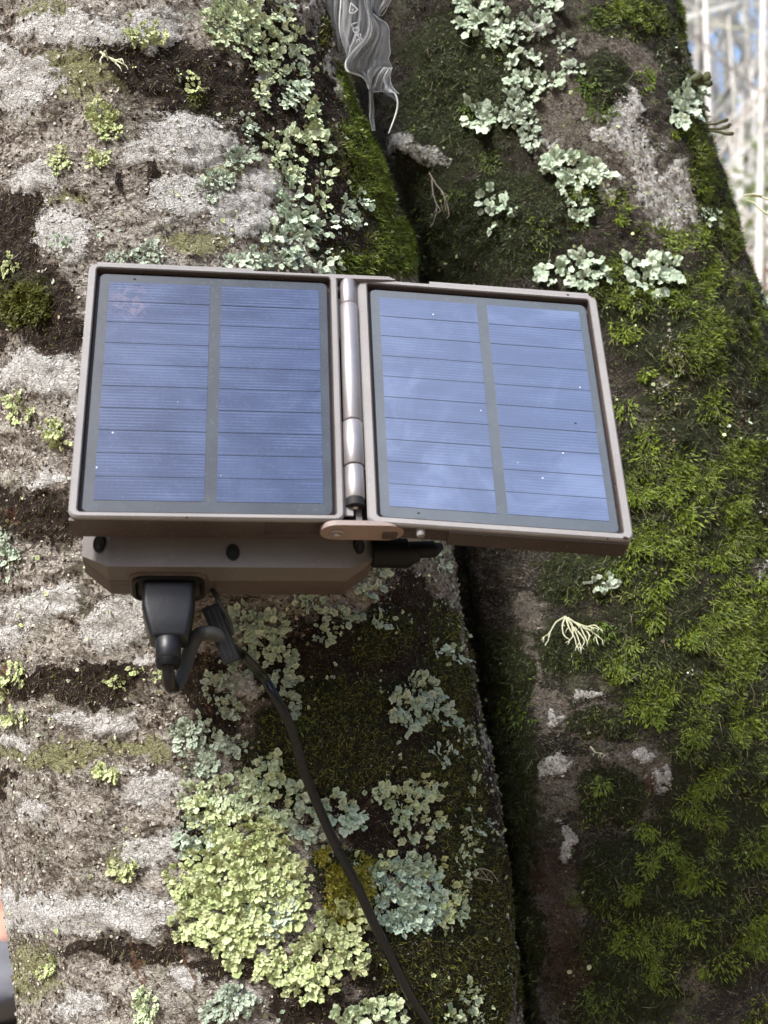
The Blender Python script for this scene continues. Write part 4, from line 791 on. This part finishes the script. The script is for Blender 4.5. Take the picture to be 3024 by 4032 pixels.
# ------------------------------------------------------------------ plug and cable
cz0 = 4.72
croot = empty('power_cable', tuple(at(664, 2600, 4.6)), 'black power cable plugged under the battery box and hanging down the trunk', 'cable')
pv = lambda x, y, w: FL.uv(x, y, w)
def pl(xa, xb, y, wc_, dw, r):
    u0 = FL.uv(xa, y, wc_-dw)[0]; u1 = FL.uv(xb, y, wc_-dw)[0]; v = FL.uv((xa+xb)/2, y, wc_-dw)[1]
    return ring_uw(u0, u1, wc_-dw, wc_+dw, min(r, dw*.95, (u1-u0)*.45), v)
wp = .35
obj_bm('plug', bm_loft([pl(566, 764, 2262, wp, .072, .02), pl(560, 768, 2285, wp, .078, .022), pl(558, 769, 2330, wp, .080, .022), pl(558, 767, 2375, wp, .080, .022), pl(570, 757, 2430, wp, .076, .022), pl(588, 745, 2490, wp, .070, .022), pl(591, 742, 2500, wp, .067, .02), pl(597, 737, 2505, wp, .062, .02)]), M['plug'], croot)
def cyl(y0, y1, x, r0, r1, nm, mt):
    a_, b_ = along(x[0], y0, wp-.05), along(x[1], y1, wp-.05); d = unit(b_-a_)
    return obj_bm(nm, bm_tube([a_, a_+d*.0004, b_-d*.0006, b_], [r0*W*.95, r0*W, r1*W, r1*W*.93], 28), M[mt], croot)
cyl(2516, 2596, (663, 662), .0475, .047, 'strain_relief', 'plug')
cyl(2597, 2628, (662, 662), .0485, .044, 'strain_relief_rim', 'black')
zc = (((along(662, 2628, wp-.05))-CAM)/W)@fwd
cp = [(662, 2615, zc), (664, 2670, zc), (674, 2708, zc+.03), (700, 2690, zc+.10), (728, 2625, zc+.16), (752, 2550, zc+.18), (778, 2502, zc+.18), (810, 2492, zc+.17), (850, 2500, zc+.19), (900, 2535, zc+.22), (950, 2575, zc+.22)]
pts = spline([at(*p) for p in cp], 8); n1 = 8*2+3
obj_bm('cord', bm_tube(pts[:n1+6], [.0031]*(n1+6), 14), M['cord'], croot)['label'] = 'short black cord bending out of the plug'
obj_bm('lit_cord', bm_tube(pts[n1-1:-6], [.0030+.0006*min(1, i/6) for i in range(len(pts[n1-1:-6]))], 14), M['lit_cord'], croot)['label'] = 'cord loop behind the plug, painted grey as if lit'  # no separate part: the same cord, greyed to carry the light on its loop
cable = [(890, 2530), (945, 2572), (997, 2622), (1040, 2672), (1077, 2733), (1115, 2800), (1151, 2884), (1193, 3024), (1243, 3150), (1318, 3320), (1402, 3480), (1470, 3632), (1546, 3783), (1614, 3918), (1690, 4040), (1790, 4230), (1900, 4500)]
cpt = []
for i, (x, y) in enumerate(cable):
    zs = surf_z(x, min(y, 4300), SL); zs = min(zs, 5.9); off = np.interp(i, [0, 3, 7, 12, 16], [.0, .22, .12, .08, .05])
    z = zc+.2 if i == 0 else min(zs-off, 5.6); cpt.append((x, y, z))
zz = np.array([c[2] for c in cpt]); zz[1:] = np.convolve(np.pad(zz, 2, mode='edge'), np.ones(5)/5, 'valid')[1:]-.02
obj_bm('cord', bm_tube(spline([at(c[0], c[1], z) for c, z in zip(cpt, zz)], 6)+[np.array([.12, .62, .03])], .0027, 16), M['cord'], croot)['label'] = 'long black cord hanging down the trunk'

# ------------------------------------------------------------------ clear plastic film caught in the cleft
ZB = 6.12
film = empty('plastic_film', tuple(at(1440, 120, ZB)), 'crumpled clear plastic film with a recycling mark caught in the cleft between the stems', 'plastic film')
def sheet(le, re, zl, zr, bulge, n=18, name='film_sheet'):
    le = spline([(x, y, zl) for x, y in le], 6); re = spline([(x, y, zr) for x, y in re], 6)
    def res(c, m):
        c = np.array(c); s = np.r_[0, np.cumsum(np.linalg.norm(np.diff(c[:, :2], axis=0), axis=1))]; s /= s[-1]; t = np.linspace(0, 1, m)
        return np.stack([np.interp(t, s, c[:, k]) for k in range(3)], 1)
    m = 40; a_, b_ = res(le, m), res(re, m); V = []
    for i in range(m):
        for j in range(n+1):
            t = j/n; p = a_[i]*(1-t)+b_[i]*t; z = p[2]-bulge*math.sin(math.pi*t)+.025*math.sin(t*9+i*.12)*math.sin(math.pi*t)+.012*math.sin(t*23+i*.3); V.append(at(p[0], p[1], z))
    F = [(i*(n+1)+j, i*(n+1)+j+1, (i+1)*(n+1)+j+1, (i+1)*(n+1)+j) for i in range(m-1) for j in range(n)]
    return obj_np(name, V, F, M['film'], film)
def edge(pts, z, r0, name='folded_edge'):
    p = spline([at(x, y, z) for x, y in pts], 7); m = len(p); obj_bm(name, bm_tube(p, [.88*r0*MM*(.45+.55*math.sin(math.pi*min(1, .15+.85*i/m))) for i in range(m)], 8), M['filmedge'], film)
eA = [(1437, -200), (1437, 0), (1446, 40), (1452, 90), (1448, 130), (1430, 165), (1400, 195), (1375, 225), (1362, 250), (1366, 278), (1395, 290), (1425, 302), (1443, 322), (1452, 350)]
sheet([(1330, -200), (1342, 0), (1337, 80), (1336, 125), (1346, 170), (1362, 215), (1362, 250)], eA[:9], ZB, ZB-.05, .10)
sheet(eA, [(1462, -200), (1464, 0), (1470, 55), (1518, 92), (1532, 120), (1532, 170), (1536, 208), (1530, 235), (1545, 268), (1500, 268), (1475, 290), (1466, 310), (1462, 350)], ZB-.05, ZB+.05, .08)
sheet([(1495, 262), (1475, 290), (1468, 320), (1464, 350), (1475, 362), (1500, 358)], [(1545, 268), (1538, 285), (1534, 310), (1540, 335), (1555, 360), (1572, 370)], ZB, ZB-.03, .05)
sheet([(1500, 358), (1540, 366)], [(1500, 358), (1565, 400)], ZB, ZB, .0)
sheet([(1250, -200), (1258, 0), (1272, 30), (1284, 56), (1310, 100), (1325, 180)], [(1335, -200), (1342, 0), (1338, 40), (1334, 80), (1336, 125), (1340, 200)], ZB+.1, ZB+.02, .08)
sheet([(1464, -200), (1466, 0), (1468, 30), (1488, 64)], [(1640, -200), (1542, 0), (1515, 32), (1490, 66)], ZB+.02, ZB, .06)
sheet([(1450, 345), (1452, 380), (1452, 430), (1456, 480), (1466, 515)], [(1466, 345), (1470, 380), (1474, 430), (1474, 470), (1480, 515)], ZB, ZB, .02)
edge(eA, ZB-.055, .95); edge([(1342, -200), (1342, 0), (1338, 60), (1337, 110), (1345, 150), (1358, 190), (1368, 215)], ZB-.01, .65)
edge([(1356, -100), (1354, 40), (1352, 110), (1364, 160), (1378, 205)], ZB-.03, .3)
edge([(1470, 55), (1496, 76), (1520, 92), (1531, 115)], ZB+.03, .55); edge([(1528, 275), (1515, 300), (1514, 325), (1530, 350), (1555, 370), (1565, 400), (1563, 430), (1554, 462), (1540, 500), (1530, 525)], ZB-.04, .7)
edge([(1532, 115), (1533, 170), (1536, 208), (1530, 235), (1546, 268)], ZB+.03, .28); edge([(1490, 262), (1515, 268), (1546, 269)], ZB-.02, .35); edge([(1468, 362), (1490, 360), (1520, 350)], ZB-.01, .3)
edge([(1542, 270), (1536, 300), (1540, 330), (1555, 355), (1572, 370)], ZB-.03, .28); edge([(1466, 0), (1500, 62), (1540, 2)], ZB, .22); edge([(1258, 0), (1270, 35), (1285, 56), (1296, 20), (1300, -40)], ZB+.06, .3)
edge([(1456, 362), (1458, 420), (1457, 460), (1466, 515)], ZB-.01, .4); edge([(1356, 120), (1372, 170), (1384, 220)], ZB-.05, .25)
# recycling triangle with its number, and the faint letters under it
tri = [(1382, 12), (1409, 38), (1392, 52), (1378, 52), (1376, 44)]
def markline(pts, r, nm): obj_bm(nm, bm_tube([at(x, y, ZB-.16) for x, y in pts], r*MM, 6), M['filmedge'], film)
markline(tri[:2], .32, 'recycling_mark'); markline(tri[1:4], .32, 'recycling_mark'); markline(tri[3:]+tri[:1], .32, 'recycling_mark')
def text(s, x, y, z, size, rot, nm):
    cu_ = bpy.data.curves.new(nm, 'FONT'); cu_.body = s; cu_.size = size; cu_.extrude = .00008; cu_.align_x = 'CENTER'; cu_.align_y = 'CENTER'
    t_ = bpy.data.objects.new('tmp', cu_); C.objects.link(t_); dg = bpy.context.evaluated_depsgraph_get(); me = bpy.data.meshes.new_from_object(t_.evaluated_get(dg)); bpy.data.objects.remove(t_)
    me.materials.clear(); me.materials.append(M['print']); o = bpy.data.objects.new(nm, me); link(o, film); o.location = Vector(at(x, y, z))-film.location
    o.rotation_euler = (Matrix.Rotation(PITCH+math.pi/2, 3, 'X')@Matrix.Rotation(rot, 3, 'Z')).to_euler(); return o
M['print'] = plain('embossed_print', (.42, .44, .46), .3)
text('4', 1388, 39, ZB-.165, .0034, R_(-30), 'mark_number'); text('LDPE', 1404, 128, ZB-.17, .0060, R_(-72), 'film_lettering')

# ------------------------------------------------------------------ small growths standing out
def hair(name, root, S, branches, r, mat, label, cat, zoff=.03, colr=None):
    z = surf_z(*root, S); z = z if z < 9 else ZF_R
    t_ = Acc(); bms = []
    for b_ in branches:
        m = len(b_); p = spline([at(x, y, z-zoff-.10*(i/(m-1))) for i, (x, y) in enumerate(b_)], 5); k_ = len(p)
        bms.append(bm_tube(p, [r*MM*(1.1-.75*i/k_) for i in range(k_)], 6))
    hr = random.Random(len(label))
    for b_ in branches:
        for q in range(4 if len(b_) > 3 else 2):
            k_ = hr.randint(1, len(b_)-1); x, y = b_[k_]; t = z-zoff-.10*(k_/(len(b_)-1)); ex, ey = hr.uniform(-14, 14), hr.uniform(4, 22)
            bms.append(bm_tube(spline([at(x, y, t), at(x+ex*.6, y+ey*.4, t-.01), at(x+ex, y+ey, t-.02)], 4), [r*MM*(.6-.05*i) for i in range(9)], 5))
    return tag(obj_bm(name, bm_join(bms), mat), label, cat)
M['pale'] = plain('pale_thallus', (.52, .53, .36), .75, scale=300); M['twig'] = plain('thin_twig', (.30, .25, .2), .8, scale=300)
o_ = (2228, 2428)
hair('beard_lichen', o_, SR, [[(2228, 2428), (2190, 2450), (2165, 2490), (2142, 2508)], [(2165, 2490), (2158, 2525)], [(2228, 2428), (2215, 2460), (2220, 2500), (2245, 2520)], [(2228, 2430), (2240, 2470), (2262, 2510), (2270, 2545)], [(2232, 2432), (2262, 2480), (2282, 2530), (2288, 2572)], [(2235, 2432), (2280, 2465), (2300, 2500), (2315, 2535)], [(2240, 2440), (2290, 2462), (2330, 2470), (2358, 2478)], [(2300, 2468), (2335, 2490), (2372, 2520)], [(2290, 2462), (2320, 2500), (2312, 2530)], [(2250, 2450), (2256, 2500), (2240, 2525)], [(2262, 2470), (2300, 2520), (2290, 2550)], [(2330, 2480), (2345, 2505), (2352, 2530)], [(2310, 2470), (2340, 2462), (2362, 2476)]], .62, M['pale'], 'wispy cream beard lichen tuft on the dark bark below the right panel', 'lichen')
hair('bark_tendril', (2340, 2950), SR, [[(2325, 2940), (2345, 2962), (2368, 2965), (2382, 2976)]], .5, M['pale'], 'short cream tendril on the dark bark below the beard lichen', 'tendril')
hair('beard_lichen', (430, 230), SL, [[(395, 205), (425, 225), (460, 240), (492, 255)], [(420, 222), (415, 200)], [(440, 232), (470, 262)], [(410, 215), (395, 235)], [(455, 240), (480, 232)]], .7, M['pale'], 'pale forked lichen on the brown mat of the left stem near the top', 'lichen')
hair('fine_twig', (1700, 700), SR, [[(1690, 680), (1720, 730), (1745, 760), (1755, 830)], [(1735, 745), (1760, 800), (1768, 850)], [(1700, 700), (1705, 760), (1720, 820), (1705, 880)], [(1712, 790), (1735, 830)]], .45, M['twig'], 'thin brown rootlets hanging below the knob on the right stem', 'rootlets')
hair('fine_twig', (1880, 3430), SL, [[(1862, 3440), (1890, 3420), (1930, 3430), (1950, 3455)], [(1870, 3455), (1910, 3462), (1940, 3470)], [(1890, 3420), (1915, 3450)]], .45, M['twig'], 'loose curl of thin rootlets beside the cleft low on the left stem', 'rootlets')
# tufts standing out in silhouette at the right edge of the tree
zt = surf_z(2700, 500, SR); zt = 7.0 if zt > 9 else zt
M['darkmoss'] = plain('dark_moss_stalk', (.055, .06, .02), .8, scale=400)
def fringe(brs, label, mat, r):
    bms = []
    for b_ in brs:
        p = spline([at(x, y, 6.95-.02*i) for i, (x, y) in enumerate(b_)], 5); k_ = len(p); bms.append(bm_tube(p, [r*MM*(.6+.9*i/k_)*(1 if i < k_-1 else .3) for i in range(k_)], 7))
    return tag(obj_bm('moss_sprig', bm_join(bms), mat), label, 'moss sprig')
fringe([[(2760, 490), (2815, 488), (2845, 478), (2868, 470)], [(2765, 505), (2830, 508), (2862, 500), (2878, 488)], [(2770, 512), (2830, 520), (2860, 527), (2890, 526)], [(2830, 508), (2855, 500), (2872, 498)]], 'dark forked moss sprig sticking out of the right edge of the tree', M['darkmoss'], 1.1)
fringe([[(2720, 315), (2745, 310), (2768, 295)], [(2725, 325), (2760, 318), (2800, 300)], [(2730, 335), (2770, 325), (2805, 332)], [(2735, 320), (2780, 300), (2785, 290)]], 'dark curled moss sprig at the right edge above the forked one', M['darkmoss'], 1.9)
fringe([[(2930, 780), (2975, 772), (3015, 782), (3060, 800)], [(2935, 788), (2970, 800), (3000, 830), (3060, 860)], [(2925, 770), (2960, 765), (3000, 770)]], 'pale curved moss stalks arching out over the forest at the right edge', M['pale'], .7)

# ------------------------------------------------------------------ forest behind
def gmat():
    t = NT('leaf_litter'); n = t.noise(3, 8, .7); n2 = t.noise(30, 5, .7)
    c = t.mix(t.step(n, .35, .65), (.16, .11, .07), (.26, .2, .12)); c = t.mix(t.step(n2, .55, .7), c, (.34, .22, .13)); t.bsdf(c, .9, t.bump(n2, .6, .03)); return t.m
gx = np.linspace(-60, 60, 81); gy = np.linspace(-40, 120, 107); G = np.stack(np.meshgrid(gx, gy, indexing='ij'), -1); g3 = np.concatenate([G, np.zeros(G.shape[:2]+(1,))], -1)
r_ = np.linalg.norm(G, axis=-1); g3[..., 2] = .35*fbm(g3, .12, 3)*np.clip((r_-3)/8, 0, 1)+np.clip((G[..., 1]-14)/60, 0, 1)*4
i, j = np.meshgrid(np.arange(80), np.arange(106), indexing='ij'); F = np.stack([i*107+j, (i+1)*107+j, (i+1)*107+j+1, i*107+j+1], -1).reshape(-1, 4)
tag(obj_np('forest_floor', g3.reshape(-1, 3), F, gmat()), kind='structure')
def fbark(name, a, b):
    t = NT(name); n = t.noise(1, 6, .7, vec=t.map((9, 9, 2.5))); c = t.mix(t.step(n, .35, .65), a, b); t.bsdf(c, .9, t.bump(n, .6, .02)); return t.m
FB = [fbark('haze_pale_bark', (.50, .48, .44), (.74, .72, .68)), fbark('grey_forest_bark', (.28, .265, .245), (.45, .43, .40)), fbark('mossy_forest_bark', (.30, .32, .22), (.50, .50, .40))]  # barks lifted pale so the colour stands in for forest haze
LEAF = vcol_mat('forest_leaf', .6, .3, .35, 20, .3)
rg = random.Random(5)
def branch(p, d, L, r, depth, bms, tips):
    n = 6; pts = [np.array(p)]; d = unit(np.array(d))
    for k_ in range(n): d = unit(d+np.array([rg.uniform(-.12, .12), rg.uniform(-.12, .12), rg.uniform(-.02, .08)])); pts.append(pts[-1]+d*L/n)
    bms.append(bm_tube(pts, [r*(1-.6*i/n) for i in range(n+1)], 7)); tips.append(pts[-1])
    if depth > 0:
        for k_ in range(3):
            q = pts[rg.randint(2, n)]; dd_ = unit(d+np.array([rg.uniform(-.9, .9), rg.uniform(-.9, .9), rg.uniform(-.1, .6)])); branch(q, dd_, L*.55, r*.45, depth-1, bms, tips)
    else: tips.append(pts[3])
def forest_tree(x, y, h, r, lean, mat, label, group, leafy=True):
    z0 = 0.35*float(fbm(np.array([[x, y, 0.]]), .12, 3)[0])*min(1, max(0, (math.hypot(x, y)-3)/8))+max(0, (y-14)/60)*4-.15
    t_ = empty('forest_tree', (x, y, z0), label, 'tree', group)
    pts = spline([(x, y, z0), (x+lean*.3*h, y+rg.uniform(-.1, .1), z0+h*.3), (x+lean*.65*h+rg.uniform(-.15, .15), y, z0+h*.65), (x+lean*h, y+rg.uniform(-.2, .2), z0+h)], 6); m = len(pts)
    obj_bm('trunk', bm_tube(pts, [r*(1.25 if i == 0 else 1-.7*i/m) for i in range(m)], 12), mat, t_)
    tips = []
    for k_ in range(6):
        bms = []; q = pts[rg.randint(int(m*.35), m-1)]; a_ = rg.uniform(0, 6.28); branch(q, (math.cos(a_), math.sin(a_), rg.uniform(.3, .9)), h*.2, r*.35, 1, bms, tips)
        obj_bm('limb', bm_join(bms), mat, t_)
    if leafy:
        T = np.array(tips); n = 900; c0 = T[RS.randint(0, len(T), n)]+RS.randn(n, 3)*h*.045; N = unit(RS.randn(n, 3)); D = tang(N); a_ = Acc()
        V, Fq, Cc = ribbons(c0, D, N, rnd(n, .10, .20), rnd(n, .07, .13), rnd(n, -.3, .3), colmix(n, (.07, .10, .03), (.12, .14, .05), .3), seg=2, prof=(.3, 1, .1)); a_.add(V, Fq, Cc); cr = a_.build('crown', LEAF, t_); 
    return t_
kinds = ['pale grey', 'dark grey', 'mossy grey-green']; spots = []
# view corridor at the upper right: azimuth 13..19 degrees right of the view axis
for k_ in range(34):
    y = 8.5+k_*.8+rg.uniform(-.3, .3); azd = 12.5+((k_*.618) % 1.0)*7.5; spots.append((y*math.tan(R_(azd)), y, .022+.0018*k_+rg.uniform(0, .03), rg.choice((0, 0, 0, 1, 2))))
for k_ in range(20):
    a_ = rg.uniform(-55, 60); a_ = a_ if not 6 < a_ < 25 else a_+20; y = rg.uniform(5, 28); spots.append((y*math.tan(R_(a_)) if abs(a_) < 50 else y, y, rg.uniform(.08, .2), rg.choice((0, 1, 2))))
for k_ in range(7):
    a_ = R_(rg.uniform(110, 250)); d_ = rg.uniform(6, 14); spots.append((math.sin(a_)*d_, math.cos(a_)*d_, rg.uniform(.12, .2), 1))
for k_, (x, y, r, kd) in enumerate(spots):
    forest_tree(x, y, rg.uniform(7, 12), r, rg.uniform(-.06, .12), FB[kd], f'slender {kinds[kd]} tree standing blurred in the pale forest behind the mossy trunk', f'{kinds[kd]} trees of the blurred forest', leafy=k_ >= 54)
# fallen branch crossing, red-leaved sapling, low shrub
def shrub(name, c, hgt, s, c1, c2, label, cat, n=700):
    t_ = empty(name, c, label, cat); bms = []; c = np.array(c, float); top = c+[0, 0, hgt]
    for k_ in range(7):
        a_ = rg.uniform(0, 6.28); bms.append(bm_tube(spline([c, c+[.1*s*math.cos(a_), .1*s*math.sin(a_), hgt*.5], top+[.6*s*math.cos(a_), .6*s*math.sin(a_), rg.uniform(-.3, .4)*s]], 4), [.02]*4+[.013]*4+[.005], 6))
    obj_bm('stem', bm_join(bms), FB[1], t_); P_ = top+RS.randn(n, 3)*[.4*s, .4*s, .4*s]; N = unit(RS.randn(n, 3)); a_ = Acc()
    V, Fq, Cc = ribbons(P_, tang(N), N, rnd(n, .05, .1), rnd(n, .03, .06), rnd(n, -.3, .3), colmix(n, c1, c2, .3), seg=2, prof=(.3, 1, .1)); a_.add(V, Fq, Cc); a_.build('foliage', LEAF, t_)
shrub('green_sapling', (4.05, 12.2, -.1), 5.9, .9, (.14, .22, .05), (.26, .36, .10), 'blurred green leafy sapling among the pale trees at the right edge', 'sapling')
shrub('red_leaved_sapling', (4.5, 14.2, -.1), 5.6, .5, (.3, .12, .07), (.4, .22, .15), 'blurred sapling with a few rusty red leaves at the right edge', 'sapling', 160)
# the far wood: a mass of stems and twigs, haze painted into their pale colour, too far to tell apart
wa = Acc(); n = 2600; az = rnd(n, -math.pi, math.pi); dd_ = rnd(n, 38, 58); wd_ = rnd(n, .10, .32); hh = rnd(n, 20, 30)
for k_ in range(4):
    x = np.sin(az)*dd_; y = np.cos(az)*dd_; cw_ = [(math.cos(t)*1., math.sin(t)*1.) for t in (k_*math.pi/2, (k_+1)*math.pi/2)]; ln = np.random.RandomState(3).uniform(-1, 1, n)
    V = np.zeros((n, 4, 3))
    for q, (cc2, ztop) in enumerate(((cw_[0], 0), (cw_[1], 0), (cw_[1], 1), (cw_[0], 1))):
        r2 = wd_*(.35 if ztop else 1); V[:, q, 0] = x+cc2[0]*r2+ln*ztop*1.2; V[:, q, 1] = y+cc2[1]*r2; V[:, q, 2] = hh if ztop else -1
    wa.add(V.reshape(-1, 3), np.arange(4*n).reshape(n, 4), np.repeat(colmix(n, (.46, .45, .42), (.66, .65, .62), .1)[:, None], 4, 1).reshape(-1, 3) if k_ == 0 else wa.C[0])
n = 26000; az = rnd(n, -math.pi, math.pi); dd_ = rnd(n, 36, 60); P_ = np.stack([np.sin(az)*dd_, np.cos(az)*dd_, rnd(n, 1, 27)], 1); N = unit(RS.randn(n, 3))
V, Fq, Cc = ribbons(P_, unit(RS.randn(n, 3)+[0, 0, .8]), N, rnd(n, 1.5, 5), rnd(n, .08, .5), rnd(n, -.3, .3), colmix(n, (.50, .50, .46), (.68, .68, .62), .12), tipc=1, seg=2, prof=(.6, 1, .1)); wa.add(V, Fq, Cc)
tag(wa.build('far_wood', LEAF), 'haze-paled far wood closing off the view behind the nearer blurred trees', 'wood', kind='stuff')
tag(obj_bm('bare_branch', bm_tube(spline([(.75, 2.9, 2.15), (1.0, 3.0, 1.98), (1.3, 3.1, 1.85)], 6), .008, 8), FB[1]), 'thin bare branch slanting across the blurred forest at upper right', 'branch')
# reddish bank and dark rock glimpsed at the lower left
M['clay'] = plain('red_clay', (.62, .36, .27), .9, scale=6); M['rock'] = plain('grey_rock', (.12, .12, .13), .85, scale=5)
def lump(name, c, s, mat, label, cat, seed):
    bm = bmesh.new(); bmesh.ops.create_icosphere(bm, subdivisions=4, radius=1); V = np.array([v.co[:] for v in bm.verts]); d = 1+.22*fbm(V+seed, 1.6, 3)
    for v, k_ in zip(bm.verts, d): v.co = Vector((v.co.x*s[0]*k_+c[0], v.co.y*s[1]*k_+c[1], v.co.z*s[2]*k_+c[2]))
    return tag(obj_bm(name, bm, mat), label, cat)
lump('boulder', (-1.66, 4.75, .04), (.42, .3, .16), M['rock'], 'dark grey boulder behind the tree at the lower left edge', 'boulder', 2.0)
lump('clay_mound', (-1.98, 5.75, .08), (.62, .45, .28), M['clay'], 'mound of orange red clay behind the boulder at the lower left edge', 'mound', 6.0)
